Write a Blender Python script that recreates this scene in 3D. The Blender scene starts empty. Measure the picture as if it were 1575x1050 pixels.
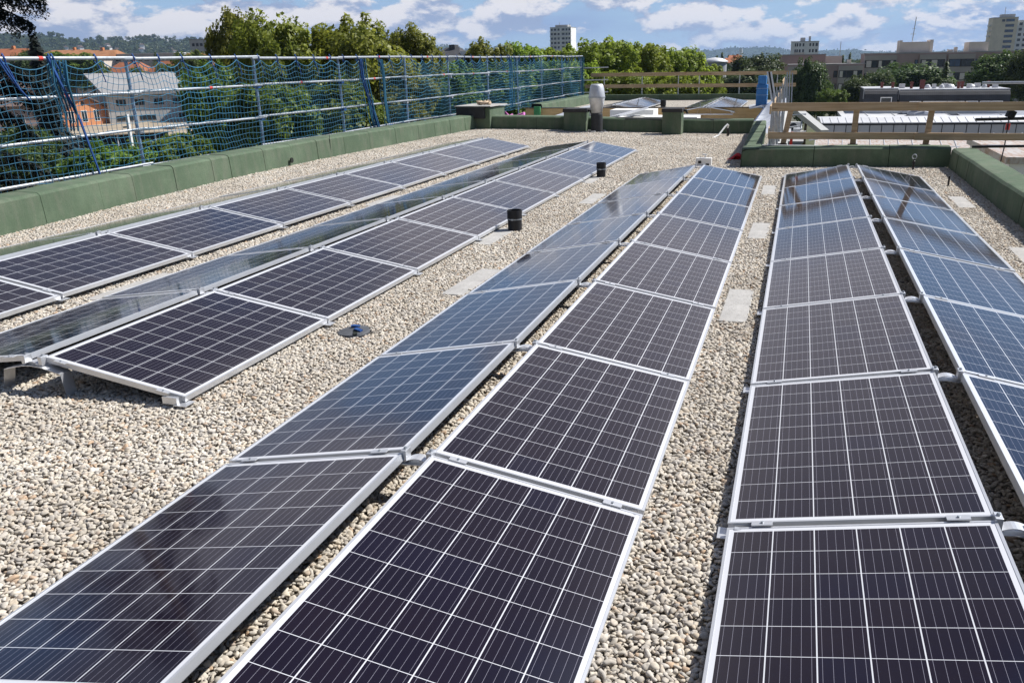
import bpy, math, random
import numpy as np
from mathutils import Vector, Matrix
random.seed(7); rng = np.random.default_rng(7)
S = bpy.context.scene; COL = S.collection
R = math.radians
# ------------------------------------------------------------------ camera
F, PITCH, YAW, ROLL = 1307.94, 0.349975, -0.283010, -0.017528
CAM = np.array([0.1647, -1.4587, 1.9517]); U0, V0 = 51.73, 49.87
def _basis():
    cy, sy, cp, sp = math.cos(YAW), math.sin(YAW), math.cos(PITCH), math.sin(PITCH)
    f = np.array([sy*cp, cy*cp, -sp]); r = np.array([cy, -sy, 0.0]); u = np.cross(r, f)
    cr, sr = math.cos(ROLL), math.sin(ROLL)
    return cr*r + sr*u, -sr*r + cr*u, f
CR, CU, CF = _basis()
cd = bpy.data.cameras.new('camera'); cam = bpy.data.objects.new('camera', cd); COL.objects.link(cam)
cam.matrix_world = Matrix(((CR[0], CU[0], -CF[0], CAM[0]), (CR[1], CU[1], -CF[1], CAM[1]), (CR[2], CU[2], -CF[2], CAM[2]), (0, 0, 0, 1)))
cd.sensor_width = 36; cd.lens = F/1575*36; cd.shift_x = -U0/1575; cd.shift_y = V0/1575
cd.clip_start = 0.05; cd.clip_end = 20000
S.camera = cam
def ray(u, v): return CF + CR*(u-787.5-U0)/F - CU*(v-525-V0)/F
def atz(u, v, z): d = ray(u, v); return CAM + d*(z-CAM[2])/d[2]          # photo measurement -> point on a level
def aty(u, v, y): d = ray(u, v); return CAM + d*(y-CAM[1])/d[1]          # photo measurement -> point at a distance
def depth(p): return float((np.array(p)-CAM) @ CF)
def pix(p):
    d = np.array(p)-CAM; z = d @ CF
    return 787.5+U0+F*(d @ CR)/z, 525+V0-F*(d @ CU)/z
# ------------------------------------------------------------------ world, sun, exposure
SUN_EL, SUN_AZ = 48.0, 36.0     # azimuth measured from +X towards +Y
W = bpy.data.worlds.new('World'); S.world = W; W.use_nodes = True
def build_world():
    nt = W.node_tree; N = nt.nodes; L = nt.links; N.clear()
    out = N.new('ShaderNodeOutputWorld'); bg = N.new('ShaderNodeBackground'); bg.inputs[1].default_value = 0.10
    sky = N.new('ShaderNodeTexSky'); sky.sky_type = 'NISHITA'; sky.sun_disc = False
    sky.sun_elevation = R(SUN_EL); sky.sun_rotation = R(90-SUN_AZ)
    sky.air_density = 1.0; sky.dust_density = 0.6; sky.ozone_density = 1.5
    tc = N.new('ShaderNodeTexCoord'); sep = N.new('ShaderNodeSeparateXYZ'); L.new(tc.outputs['Generated'], sep.inputs[0])
    def m(op, a, b=None, c=None, clamp=False):
        n = N.new('ShaderNodeMath'); n.operation = op; n.use_clamp = clamp
        for i, x in enumerate((a, b, c)):
            if x is None: continue
            if isinstance(x, (int, float)): n.inputs[i].default_value = x
            else: L.new(x, n.inputs[i])
        return n.outputs[0]
    def sstep(x, a, b):
        n = N.new('ShaderNodeMapRange'); n.interpolation_type = 'SMOOTHSTEP'
        L.new(x, n.inputs[0]); n.inputs[1].default_value = a; n.inputs[2].default_value = b
        return n.outputs[0]
    def vec(x, y, z=0.0):
        n = N.new('ShaderNodeCombineXYZ')
        for i, q in enumerate((x, y, z)):
            if isinstance(q, (int, float)): n.inputs[i].default_value = q
            else: L.new(q, n.inputs[i])
        return n.outputs[0]
    def noise(v, sc, det=8, rough=.55, dist=0.0):
        n = N.new('ShaderNodeTexNoise'); n.inputs['Scale'].default_value = sc; n.inputs['Detail'].default_value = det
        n.inputs['Roughness'].default_value = rough; n.inputs['Distortion'].default_value = dist; L.new(v, n.inputs['Vector'])
        return n.outputs[0]
    X, Y, Z = sep.outputs
    az = m('ARCTAN2', X, Y)
    # banks of cumulus near the horizon, in azimuth/elevation
    def low(dz, sc, st, sd_): return noise(vec(az, m('MULTIPLY_ADD', Z, st, dz), sd_), sc, 12, .60, .15)
    n1 = low(0, 13.0, 2.2, 5.2); n1b = low(.028, 13.0, 2.2, 5.2); big = noise(vec(az, m('MULTIPLY', Z, 6.0), 2.1), 3.2, 5, .5)
    n1 = m('ADD', n1, m('MULTIPLY_ADD', big, .40, -.19))
    m1 = sstep(n1, .46, .53)
    lit1 = sstep(m('SUBTRACT', low(0, 13.0, 2.2, 5.2), n1b), -.075, .06)
    strat = sstep(noise(vec(az, m('MULTIPLY', Z, 7.0), 8.4), 2.4, 6, .5), .47, .60)
    # higher clouds on a flat layer
    k = m('DIVIDE', 1.0, m('ADD', m('MAXIMUM', Z, 0.0), .10))
    hi = vec(m('MULTIPLY', X, k), m('MULTIPLY', Y, k), 1.3)
    n2 = noise(hi, 1.15, 9, .58, .3); n2l = noise(hi, .6, 3, .5)
    east = sstep(X, -.12, .22)
    m2 = m('MULTIPLY', sstep(m('ADD', n2, m('MULTIPLY_ADD', east, -.14, .08)), .42, .56), m('MULTIPLY', sstep(Z, .12, .23), .92))
    t = sstep(Z, .09, .16); ti = m('SUBTRACT', 1.0, t)
    mask = m('ADD', m('MULTIPLY', m1, ti), m('MULTIPLY', m2, t), clamp=True)
    lit = m('ADD', m('MULTIPLY', lit1, ti), m('MULTIPLY', sstep(n2l, .42, .58), t), clamp=True)
    def mixc(f, a_, b_):
        c = N.new('ShaderNodeMix'); c.data_type = 'RGBA'
        for i, q in ((0, f), (6, a_), (7, b_)):
            if isinstance(q, (int, float)): c.inputs[i].default_value = q
            elif isinstance(q, tuple): c.inputs[i].default_value = (*q, 1)
            else: L.new(q, c.inputs[i])
        return c.outputs[2]
    cc = mixc(t, mixc(lit, (2.5, 3.1, 4.6), (6.7, 6.5, 6.7)), mixc(sstep(Z, .30, .62), mixc(lit, (2.3, 2.4, 3.0), (4.7, 4.5, 4.9)), mixc(lit, (1.2, 1.25, 1.7), (2.4, 2.3, 2.6))))
    clear = mixc(m('MULTIPLY_ADD', sstep(Z, .0, .35), -.25, .9), sky.outputs[0], mixc(sstep(Z, .16, .34), mixc(sstep(Z, .05, .10), (2.5, 3.9, 5.8), (1.9, 3.3, 5.9)), mixc(east, (.8, 1.5, 3.2), (1.5, 2.8, 5.6))))     # summer blue over the Nishita horizon band
    clear = mixc(m('MULTIPLY', m('MULTIPLY', strat, ti), .8), clear, (2.1, 2.9, 4.9))
    clear = mixc(m('MULTIPLY', sstep(Z, .035, .0), .45), clear, (4.2, 5.0, 6.2))
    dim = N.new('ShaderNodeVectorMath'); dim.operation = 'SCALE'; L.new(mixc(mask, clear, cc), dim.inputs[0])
    L.new(m('MULTIPLY_ADD', sstep(Y, -.5, .25), .5, .5), dim.inputs['Scale'])      # dimming added to the unseen sky behind the camera, darkens camera-facing sides
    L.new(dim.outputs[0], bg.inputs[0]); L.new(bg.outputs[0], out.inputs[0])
build_world()
sd = bpy.data.lights.new('sun', 'SUN'); sun = bpy.data.objects.new('sun', sd); COL.objects.link(sun)
sd.energy = 5.0; sd.angle = R(.7); sd.color = (1, .965, .91)
_sd = Vector((math.cos(R(SUN_AZ))*math.cos(R(SUN_EL)), math.sin(R(SUN_AZ))*math.cos(R(SUN_EL)), math.sin(R(SUN_EL))))
sun.rotation_euler = _sd.to_track_quat('Z', 'Y').to_euler(); sun.location = (20, 15, 40)
S.view_settings.view_transform = 'Standard'; S.view_settings.look = 'None'
S.view_settings.exposure = 0.40; S.view_settings.gamma = 1
S.cycles.max_bounces = 6; S.cycles.diffuse_bounces = 3; S.cycles.glossy_bounces = 4; S.cycles.volume_bounces = 0
S.cycles.transparent_max_bounces = 8
# ------------------------------------------------------------------ material helpers
class NT:
    def __init__(s, name):
        s.m = bpy.data.materials.new(name); s.m.use_nodes = True; s.t = s.m.node_tree; s.N = s.t.nodes; s.L = s.t.links
        s.b = s.N['Principled BSDF']; s.out = s.N['Material Output']
        s.tc = s.N.new('ShaderNodeTexCoord')
    def link(s, a, b): s.L.new(a, b)
    def setv(s, sock, x):
        if isinstance(x, (int, float)): sock.default_value = x
        elif isinstance(x, tuple): sock.default_value = x if len(x) == 4 else (*x, 1)
        else: s.L.new(x, sock)
    def math(s, op, a, b=None, c=None, clamp=False):
        n = s.N.new('ShaderNodeMath'); n.operation = op; n.use_clamp = clamp
        for i, x in enumerate((a, b, c)):
            if x is not None: s.setv(n.inputs[i], x)
        return n.outputs[0]
    def map(s, scale=(1, 1, 1), rot=(0, 0, 0), src='Object'):
        n = s.N.new('ShaderNodeMapping'); n.inputs['Scale'].default_value = scale; n.inputs['Rotation'].default_value = rot
        s.L.new(s.tc.outputs[src], n.inputs[0]); return n.outputs[0]
    def noise(s, v, sc, det=4, rough=.5, dist=0):
        n = s.N.new('ShaderNodeTexNoise'); n.inputs['Scale'].default_value = sc; n.inputs['Detail'].default_value = det
        n.inputs['Roughness'].default_value = rough; n.inputs['Distortion'].default_value = dist; s.L.new(v, n.inputs['Vector']); return n.outputs[0]
    def voro(s, v, sc, feat='F1'):
        n = s.N.new('ShaderNodeTexVoronoi'); n.feature = feat; n.inputs['Scale'].default_value = sc; s.L.new(v, n.inputs['Vector']); return n
    def ramp(s, f, stops):
        n = s.N.new('ShaderNodeValToRGB'); e = n.color_ramp.elements
        while len(e) > 1: e.remove(e[-1])
        for i, (p, c) in enumerate(stops):
            q = e[0] if i == 0 else e.new(p)
            q.position = p; q.color = (*c, 1) if isinstance(c, tuple) else (c, c, c, 1)
        s.L.new(f, n.inputs[0]); return n.outputs[0]
    def mix(s, f, a, b, bt='MIX'):
        n = s.N.new('ShaderNodeMix'); n.data_type = 'RGBA'; n.blend_type = bt
        s.setv(n.inputs[0], f); s.setv(n.inputs[6], a); s.setv(n.inputs[7], b); return n.outputs[2]
    def bump(s, h, st=.4, d=.01):
        n = s.N.new('ShaderNodeBump'); n.inputs['Strength'].default_value = st; n.inputs['Distance'].default_value = d
        s.L.new(h, n.inputs['Height']); s.L.new(n.outputs[0], s.b.inputs['Normal']); return n
    def base(s, c, rough=.6, metal=0.0, spec=.5):
        s.setv(s.b.inputs['Base Color'], c); s.setv(s.b.inputs['Roughness'], rough); s.setv(s.b.inputs['Metallic'], metal)
        s.b.inputs['Specular IOR Level'].default_value = spec; return s.m
def simple(name, c, rough=.6, metal=0.0, var=.18, sc=3.0, bump=0.0, bsc=40, spec=.4, src='Object'):
    n = NT(name); v = n.map(src=src); f = n.noise(v, sc, 5, .6)
    lo = tuple(x*(1-var) for x in c); hi = tuple(min(1, x*(1+var)) for x in c)
    col = n.ramp(f, [(.3, lo), (.7, hi)])
    if bump: n.bump(n.noise(v, bsc, 4, .6), bump, .01)
    return n.base(col, rough, metal, spec)
M = {}
M['alu'] = simple('anodised_aluminium', (.62, .63, .65), .38, .55, .06, 6)
M['alu_mount'] = simple('mill_aluminium', (.62, .63, .65), .42, .7, .10, 9)
M['galv'] = simple('galvanised_steel', (.40, .43, .46), .45, .6, .2, 12)
M['post_blue'] = simple('blue_grey_steel', (.24, .33, .46), .5, .4, .3, 6)
M['black_pipe'] = simple('black_pipe', (.012, .012, .014), .55, 0, .3, 8)
M['drain_grey'] = simple('grey_plastic_cover', (.085, .09, .10), .6, 0, .25, 9)
M['rubber'] = simple('dark_rubber', (.03, .032, .035), .7, 0, .3, 12)
M['white_paint'] = simple('white_plastic', (.78, .78, .77), .5, 0, .04, 4)
M['foam'] = simple('white_foam', (.80, .79, .75), .9, 0, .05, 3, .2, 60)
M['sheet'] = simple('clear_film', (.62, .65, .70), .25, 0, .15, 3, .5, 6)
M['blue_plastic'] = simple('blue_plastic', (.035, .17, .42), .45, 0, .25, 4, .3, 8)
M['blue_strap'] = simple('blue_strap', (.016, .07, .24), .8, 0, .3, 10)
M['net'] = simple('blue_net_cord', (.028, .14, .235), .8, 0, .45, .5)
M['red_cloth'] = simple('red_fabric', (.45, .015, .025), .85, 0, .3, 10)
M['red_tape'] = simple('red_tape', (.55, .05, .04), .6, 0, .1, 8)
M['yellow'] = simple('yellow_sticker', (.6, .42, .05), .6, 0, .1, 8)
M['dark_cap'] = simple('dark_membrane', (.035, .034, .036), .75, 0, .3, 6, .2, 50)
M['black_metal'] = simple('black_metal', (.02, .02, .022), .5, .3, .2, 9)
M['pink'] = simple('pink_wrapping', (.45, .12, .35), .7, 0, .5, 14)
def felt(name, dark, light):
    n = NT(name); v = n.map()
    g = n.noise(v, 90, 3, .7); f = n.noise(v, 1.3, 6, .65); st = n.noise(n.map((1.2, 1.2, .35)), 5.0, 5, .6)
    c = n.ramp(f, [(.25, tuple(q*.85 for q in dark)), (.5, dark), (.75, tuple(q*1.08 for q in light))])
    c = n.mix(n.math('MULTIPLY', n.ramp(st, [(.46, 0.0), (.72, 1.0)]), .55), c, (.19, .195, .15))
    dk = n.noise(n.map((7, 7, .5)), 1.6, 5, .6); c = n.mix(n.ramp(dk, [(.55, 0.0), (.8, .22)]), c, (.05, .065, .045))
    c = n.mix(n.ramp(g, [(.35, .28), (.6, 0.0)]), c, (.015, .03, .018))
    n.bump(g, .55, .006)
    return n.base(c, .9, 0, .2)
M['felt'] = felt('green_mineral_felt', (.105, .148, .095), (.152, .200, .132))
M['felt_seam'] = simple('felt_seam', (.012, .016, .012), .9)
def concrete(name, c, dark=.6):
    n = NT(name); v = n.map(); f = n.noise(v, 4, 8, .65); g = n.noise(v, 60, 4, .7)
    col = n.ramp(f, [(.3, tuple(x*dark for x in c)), (.65, c)])
    col = n.mix(n.ramp(g, [(.35, .5), (.5, 0.0)]), col, tuple(x*.45 for x in c)); n.bump(g, .3, .004)
    return n.base(col, .9, 0, .25)
M['slab'] = concrete('concrete_slab', (.47, .455, .43), .75)
def wood(name, a, b, knot=True):
    n = NT(name); v = n.map((1, 1, 1))
    w = n.N.new('ShaderNodeTexNoise'); n.link(n.map((.6, 14, 14)), w.inputs['Vector']); w.inputs['Scale'].default_value = 2.2; w.inputs['Detail'].default_value = 6
    c = n.ramp(w.outputs[0], [(.32, a), (.66, b)])
    if knot:
        k = n.voro(n.map((.9, 2.5, 5.2)), 1.25)
        c = n.mix(n.ramp(k.outputs['Distance'], [(.05, 1.0), (.11, 0.0)]), c, (.10, .045, .018))
    d = n.noise(v, 1.1, 4, .6); c = n.mix(n.ramp(d, [(.45, 0.0), (.8, .5)]), c, (.20, .155, .11))
    n.bump(w.outputs[0], .25, .004)
    return n.base(c, .75, 0, .25)
M['pine'] = wood('pine_board', (.44, .30, .17), (.62, .47, .30))
M['pine_post'] = wood('pine_post', (.36, .25, .15), (.52, .39, .25))
M['ply'] = wood('plywood_edge', (.62, .40, .17), (.74, .50, .24))
def cells():
    n = NT('photovoltaic_cells'); sep = n.N.new('ShaderNodeSeparateXYZ'); n.link(n.tc.outputs['Object'], sep.inputs[0])
    x, y = sep.outputs[0], sep.outputs[1]
    PX, PY = .1573, .1595
    cu = n.math('DIVIDE', n.math('SUBTRACT', x, .028), PX); cv = n.math('DIVIDE', n.math('SUBTRACT', n.math('MULTIPLY', y, -1.0), .035), PY)
    def line(c, pitch, w):    # distance to the nearest whole number, in metres
        d = n.math('MULTIPLY', n.math('ABSOLUTE', n.math('SUBTRACT', n.math('FRACT', n.math('ADD', c, .5)), .5)), pitch)
        return n.math('LESS_THAN', d, w/2)
    lc, lr = line(cu, PX, .0044), line(cv, PY, .0028)
    bus = line(n.math('ADD', n.math('MULTIPLY', cu, 5.0), .5), PX/5, .0010)
    inx = n.math('MULTIPLY', n.math('GREATER_THAN', x, .026), n.math('LESS_THAN', x, .974))
    iny = n.math('MULTIPLY', n.math('LESS_THAN', y, -.033), n.math('GREATER_THAN', y, -1.632))
    inside = n.math('MULTIPLY', inx, iny)
    white = n.math('MAXIMUM', n.math('MAXIMUM', lc, lr), n.math('SUBTRACT', 1.0, inside))
    wn = n.N.new('ShaderNodeTexWhiteNoise'); wn.noise_dimensions = '4D'
    cmb = n.N.new('ShaderNodeCombineXYZ'); n.link(n.math('FLOOR', cu), cmb.inputs[0]); n.link(n.math('FLOOR', cv), cmb.inputs[1]); n.link(cmb.outputs[0], wn.inputs['Vector'])
    oi = n.N.new('ShaderNodeObjectInfo'); n.link(n.math('MULTIPLY', oi.outputs['Random'], 97.0), wn.inputs['W'])
    cell = n.ramp(wn.outputs[0], [(0.0, (.004, .0026, .0105)), (.35, (.0052, .003, .0105)), (.85, (.0064, .0033, .010)), (1.0, (.0038, .0032, .015))])
    cr = n.noise(n.map((1, 1, 1)), 30, 2, .6); cell = n.mix(n.ramp(cr, [(.4, 0.0), (.7, .4)]), cell, (.005, .003, .013))
    c = n.mix(n.math('MULTIPLY', bus, .7), cell, (.36, .35, .42))
    c = n.mix(white, c, (.62, .63, .66))
    du = n.noise(n.map((1.3, .8, 1)), 2.3, 7, .68); ed = n.math('POWER', x, 6.0)       # dust film, thicker along the low edge
    c = n.mix(n.math('ADD', n.math('MULTIPLY', n.ramp(du, [(.42, 0.0), (.78, 1.0)]), n.math('MULTIPLY_ADD', oi.outputs['Random'], .012, .001)), n.math('MULTIPLY', ed, .05)), c, (.42, .39, .36))
    sp_ = n.voro(n.map((1, 1, 1)), 5.5); n.link(n.math('MULTIPLY', oi.outputs['Random'], 31.0), n.N[sp_.name].inputs['W']) if 'W' in sp_.inputs and sp_.inputs['W'].enabled else None
    dsep = n.N.new('ShaderNodeSeparateColor'); n.link(sp_.outputs['Color'], dsep.inputs[0])
    spot = n.math('MULTIPLY', n.math('LESS_THAN', sp_.outputs['Distance'], n.math('MULTIPLY', dsep.outputs[1], .05)), n.math('LESS_THAN', n.math('FRACT', n.math('ADD', dsep.outputs[0], oi.outputs['Random'])), .10))
    c = n.mix(n.math('MULTIPLY', spot, .55), c, (.40, .40, .38))
    n.b.inputs['IOR'].default_value = 1.5
    sm = n.noise(n.map((1, 1, 1)), 3.0, 5, .6); rg = n.ramp(sm, [(.3, .055), (.75, .10)])
    return n.base(c, rg, 0, .5)
M['cells'] = cells()
def gravel_base():
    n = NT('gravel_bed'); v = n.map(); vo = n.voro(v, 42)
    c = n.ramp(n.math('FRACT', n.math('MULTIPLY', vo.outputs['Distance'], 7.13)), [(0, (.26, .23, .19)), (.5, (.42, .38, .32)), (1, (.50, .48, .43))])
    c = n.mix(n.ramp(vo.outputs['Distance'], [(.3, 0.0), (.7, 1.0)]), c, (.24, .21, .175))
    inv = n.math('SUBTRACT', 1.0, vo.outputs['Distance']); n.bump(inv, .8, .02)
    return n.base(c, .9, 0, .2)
M['gravel_bed'] = gravel_base()
def far_gravel():
    n = NT('far_gravel'); v = n.map(); vo = n.voro(v, 24)
    sepc = n.N.new('ShaderNodeSeparateColor'); n.link(vo.outputs['Color'], sepc.inputs[0])
    c = n.ramp(sepc.outputs[0], [(0, (.20, .18, .16)), (.5, (.40, .36, .30)), (1, (.52, .49, .44))])
    n.bump(n.math('SUBTRACT', 1.0, vo.outputs['Distance']), .8, .03); return n.base(c, .9, 0, .2)
M['far_gravel'] = far_gravel()
def pebble():
    n = NT('river_pebbles'); oi = n.N.new('ShaderNodeObjectInfo'); r = oi.outputs['Random']
    c = n.ramp(r, [(0, (.44, .43, .42)), (.16, (.58, .55, .49)), (.30, (.65, .61, .53)), (.42, (.72, .69, .63)), (.54, (.52, .515, .50)), (.64, (.63, .56, .46)), (.74, (.60, .58, .54)),
                   (.88, (.76, .74, .70)), (.95, (.47, .38, .30)), (.985, (.58, .42, .29)), (1, (.32, .32, .33))])
    pl = n.noise(n.map((1, 1, 1), src='Generated'), 1.0, 2, .5); lo = n.N.new('ShaderNodeTexNoise'); n.link(oi.outputs['Location'], lo.inputs['Vector']); lo.inputs['Scale'].default_value = .9; lo.inputs['Detail'].default_value = 5
    c = n.mix(n.ramp(lo.outputs[0], [(.40, .30), (.62, 0.0)]), c, (.30, .26, .21)); c = n.mix(1.0, c, (.97, .93, .875), 'MULTIPLY')      # silty patches
    f = n.noise(n.map((70, 70, 70)), 1.0, 3, .6); c = n.mix(n.ramp(f, [(.35, .35), (.6, 0.0)]), c, (.20, .17, .14))
    return n.base(c, .8, 0, .25)
M['pebble'] = pebble()
def leafmat(name, dark, light, tr=.35):
    n = NT(name); oi = n.N.new('ShaderNodeObjectInfo')
    a = n.N.new('ShaderNodeAttribute'); a.attribute_name = 'tone'
    c = n.ramp(a.outputs['Fac'], [(0, dark), (1, light)])
    h = n.N.new('ShaderNodeHueSaturation'); n.link(c, h.inputs['Color'])
    n.link(n.math('MULTIPLY_ADD', oi.outputs['Random'], .03, .485), h.inputs['Hue']); n.link(n.math('MULTIPLY_ADD', oi.outputs['Random'], .4, .8), h.inputs['Value'])
    n.base(h.outputs[0], .5, 0, .35)
    t = n.N.new('ShaderNodeBsdfTranslucent'); n.link(h.outputs[0], t.inputs[0]); mx = n.N.new('ShaderNodeMixShader'); mx.inputs[0].default_value = tr
    n.link(n.b.outputs[0], mx.inputs[1]); n.link(t.outputs[0], mx.inputs[2]); n.link(mx.outputs[0], n.out.inputs[0])
    return n.m
M['leaf_plane'] = leafmat('plane_leaves', (.12, .15, .02), (.36, .38, .06), .5)
M['leaf_lime'] = leafmat('lime_leaves', (.14, .20, .02), (.38, .46, .06), .5)
M['leaf_dark'] = leafmat('dark_leaves', (.035, .065, .016), (.12, .17, .04))
M['leaf_hedge'] = leafmat('hedge_leaves', (.07, .125, .022), (.22, .31, .05), .45)
M['needle'] = leafmat('spruce_needles', (.008, .014, .012), (.022, .032, .024), .1)
M['bark'] = simple('bark', (.10, .075, .055), .95, 0, .4, 8, .6, 20)
def brick():
    n = NT('red_brick'); b = n.N.new('ShaderNodeTexBrick'); n.link(n.map((1, 1, 1), (R(90), 0, 0)), b.inputs['Vector'])
    b.inputs['Scale'].default_value = 4; b.inputs['Color1'].default_value = (.50, .17, .06, 1); b.inputs['Color2'].default_value = (.58, .24, .10, 1); b.inputs['Mortar'].default_value = (.40, .30, .22, 1)
    return n.base(b.outputs[0], .9, 0, .2)
M['brick'] = brick()
def wallm(name, c, var=.12): return simple(name, c, .9, 0, var, .25, .1, 3, .2)
M['render_brown'] = wallm('brown_render', (.40, .295, .265)); M['render_taupe'] = wallm('taupe_render', (.43, .385, .34)); M['render_pale'] = wallm('pale_render', (.70, .61, .53))
M['render_beige'] = wallm('beige_render', (.78, .68, .50)); M['render_white'] = wallm('white_render', (.80, .79, .77)); M['render_grey'] = wallm('grey_render', (.36, .38, .42))
M['render_grey2'] = wallm('light_grey_cladding', (.48, .48, .47)); M['render_pink'] = wallm('pinkish_render', (.34, .24, .21))
M['win'] = simple('window_glass', (.02, .025, .03), .12, 0, .3, .4, 0, 40, .6)
M['win_blue'] = simple('blue_window_glass', (.05, .09, .16), .12, 0, .3, .4, 0, 40, .6)
M['frame_dark'] = simple('dark_window_frame', (.045, .035, .03), .7); M['frame_white'] = simple('white_window_frame', (.75, .74, .72), .6)
M['blind'] = simple('cream_blind', (.72, .66, .58), .8, 0, .06); M['blind_orange'] = simple('orange_blind', (.50, .25, .09), .8, 0, .06)
def tiles(name, c):
    n = NT(name); w = n.N.new('ShaderNodeTexWave'); w.inputs['Scale'].default_value = 1.6; w.inputs['Distortion'].default_value = .6; n.link(n.map(), w.inputs['Vector'])
    f = n.noise(n.map(), .7, 6, .6); col = n.ramp(f, [(.3, tuple(x*.65 for x in c)), (.7, c)]); col = n.mix(n.math('MULTIPLY', w.outputs['Fac'], .25), col, tuple(x*.5 for x in c))
    return n.base(col, .85, 0, .2)
M['tile_red'] = tiles('red_clay_tiles', (.42, .16, .08)); M['tile_orange'] = tiles('orange_clay_tiles', (.46, .22, .11)); M['tile_brown'] = tiles('brown_roof_tiles', (.17, .125, .11)); M['slate'] = tiles('dark_slate', (.085, .085, .09))
M['roof_grey'] = simple('grey_sheet_roof', (.33, .325, .32), .6, .1, .12, .2); M['roof_felt'] = simple('grey_flat_roof', (.34, .33, .32), .9, 0, .2, .3)
def seam_metal(name, c, rust=0.0, metal=.3, sp=1.0):
    n = NT(name); v = n.map(); f = n.noise(v, .35, 6, .65); g = n.noise(n.map((3, .5, 1)), 1.5, 6, .7)
    col = n.ramp(f, [(.3, tuple(x*.75 for x in c)), (.7, c)])
    if rust: col = n.mix(n.ramp(g, [(.46, 0.0), (.62, rust)]), col, (.36, .20, .10))
    return n.base(col, .5, metal, .4)
M['metal_white'] = seam_metal('white_sheet_metal', (.74, .74, .75)); M['metal_zinc'] = seam_metal('zinc_sheet', (.60, .61, .63)); M['metal_rust'] = seam_metal('rust_stained_sheet', (.60, .55, .50), .8)
M['metal_grey'] = seam_metal('blue_grey_sheet', (.40, .42, .47))
M['asphalt'] = simple('asphalt', (.055, .055, .058), .9, 0, .25, .4); M['paving'] = simple('pale_paving', (.42, .39, .34), .9, 0, .15, .3)
M['yard'] = simple('sandy_yard', (.36, .30, .22), .95, 0, .2, .25); M['grass'] = simple('grass', (.06, .095, .025), .95, 0, .4, .5)
def ground_mat():
    n = NT('town_ground'); v = n.map(); f = n.noise(v, .02, 8, .65); g = n.noise(v, .15, 6, .6)
    c = n.ramp(f, [(.35, (.05, .075, .025)), (.48, (.09, .10, .05)), (.55, (.13, .12, .10)), (.65, (.07, .09, .03))]); c = n.mix(n.ramp(g, [(.4, 0.0), (.7, .5)]), c, (.04, .055, .02))
    return n.base(c, .95, 0, .2)
M['ground'] = ground_mat()
def hill_mat():
    n = NT('wooded_hills'); v = n.map(); f = n.noise(v, .006, 8, .7); g = n.noise(v, .03, 6, .7)
    c = n.ramp(f, [(.35, (.014, .026, .012)), (.6, (.035, .055, .022)), (.75, (.06, .08, .035))]); c = n.mix(n.ramp(g, [(.4, .6), (.6, 0.0)]), c, (.012, .02, .01))
    return n.base(c, .95, 0, .1)
M['hills'] = hill_mat()
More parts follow.
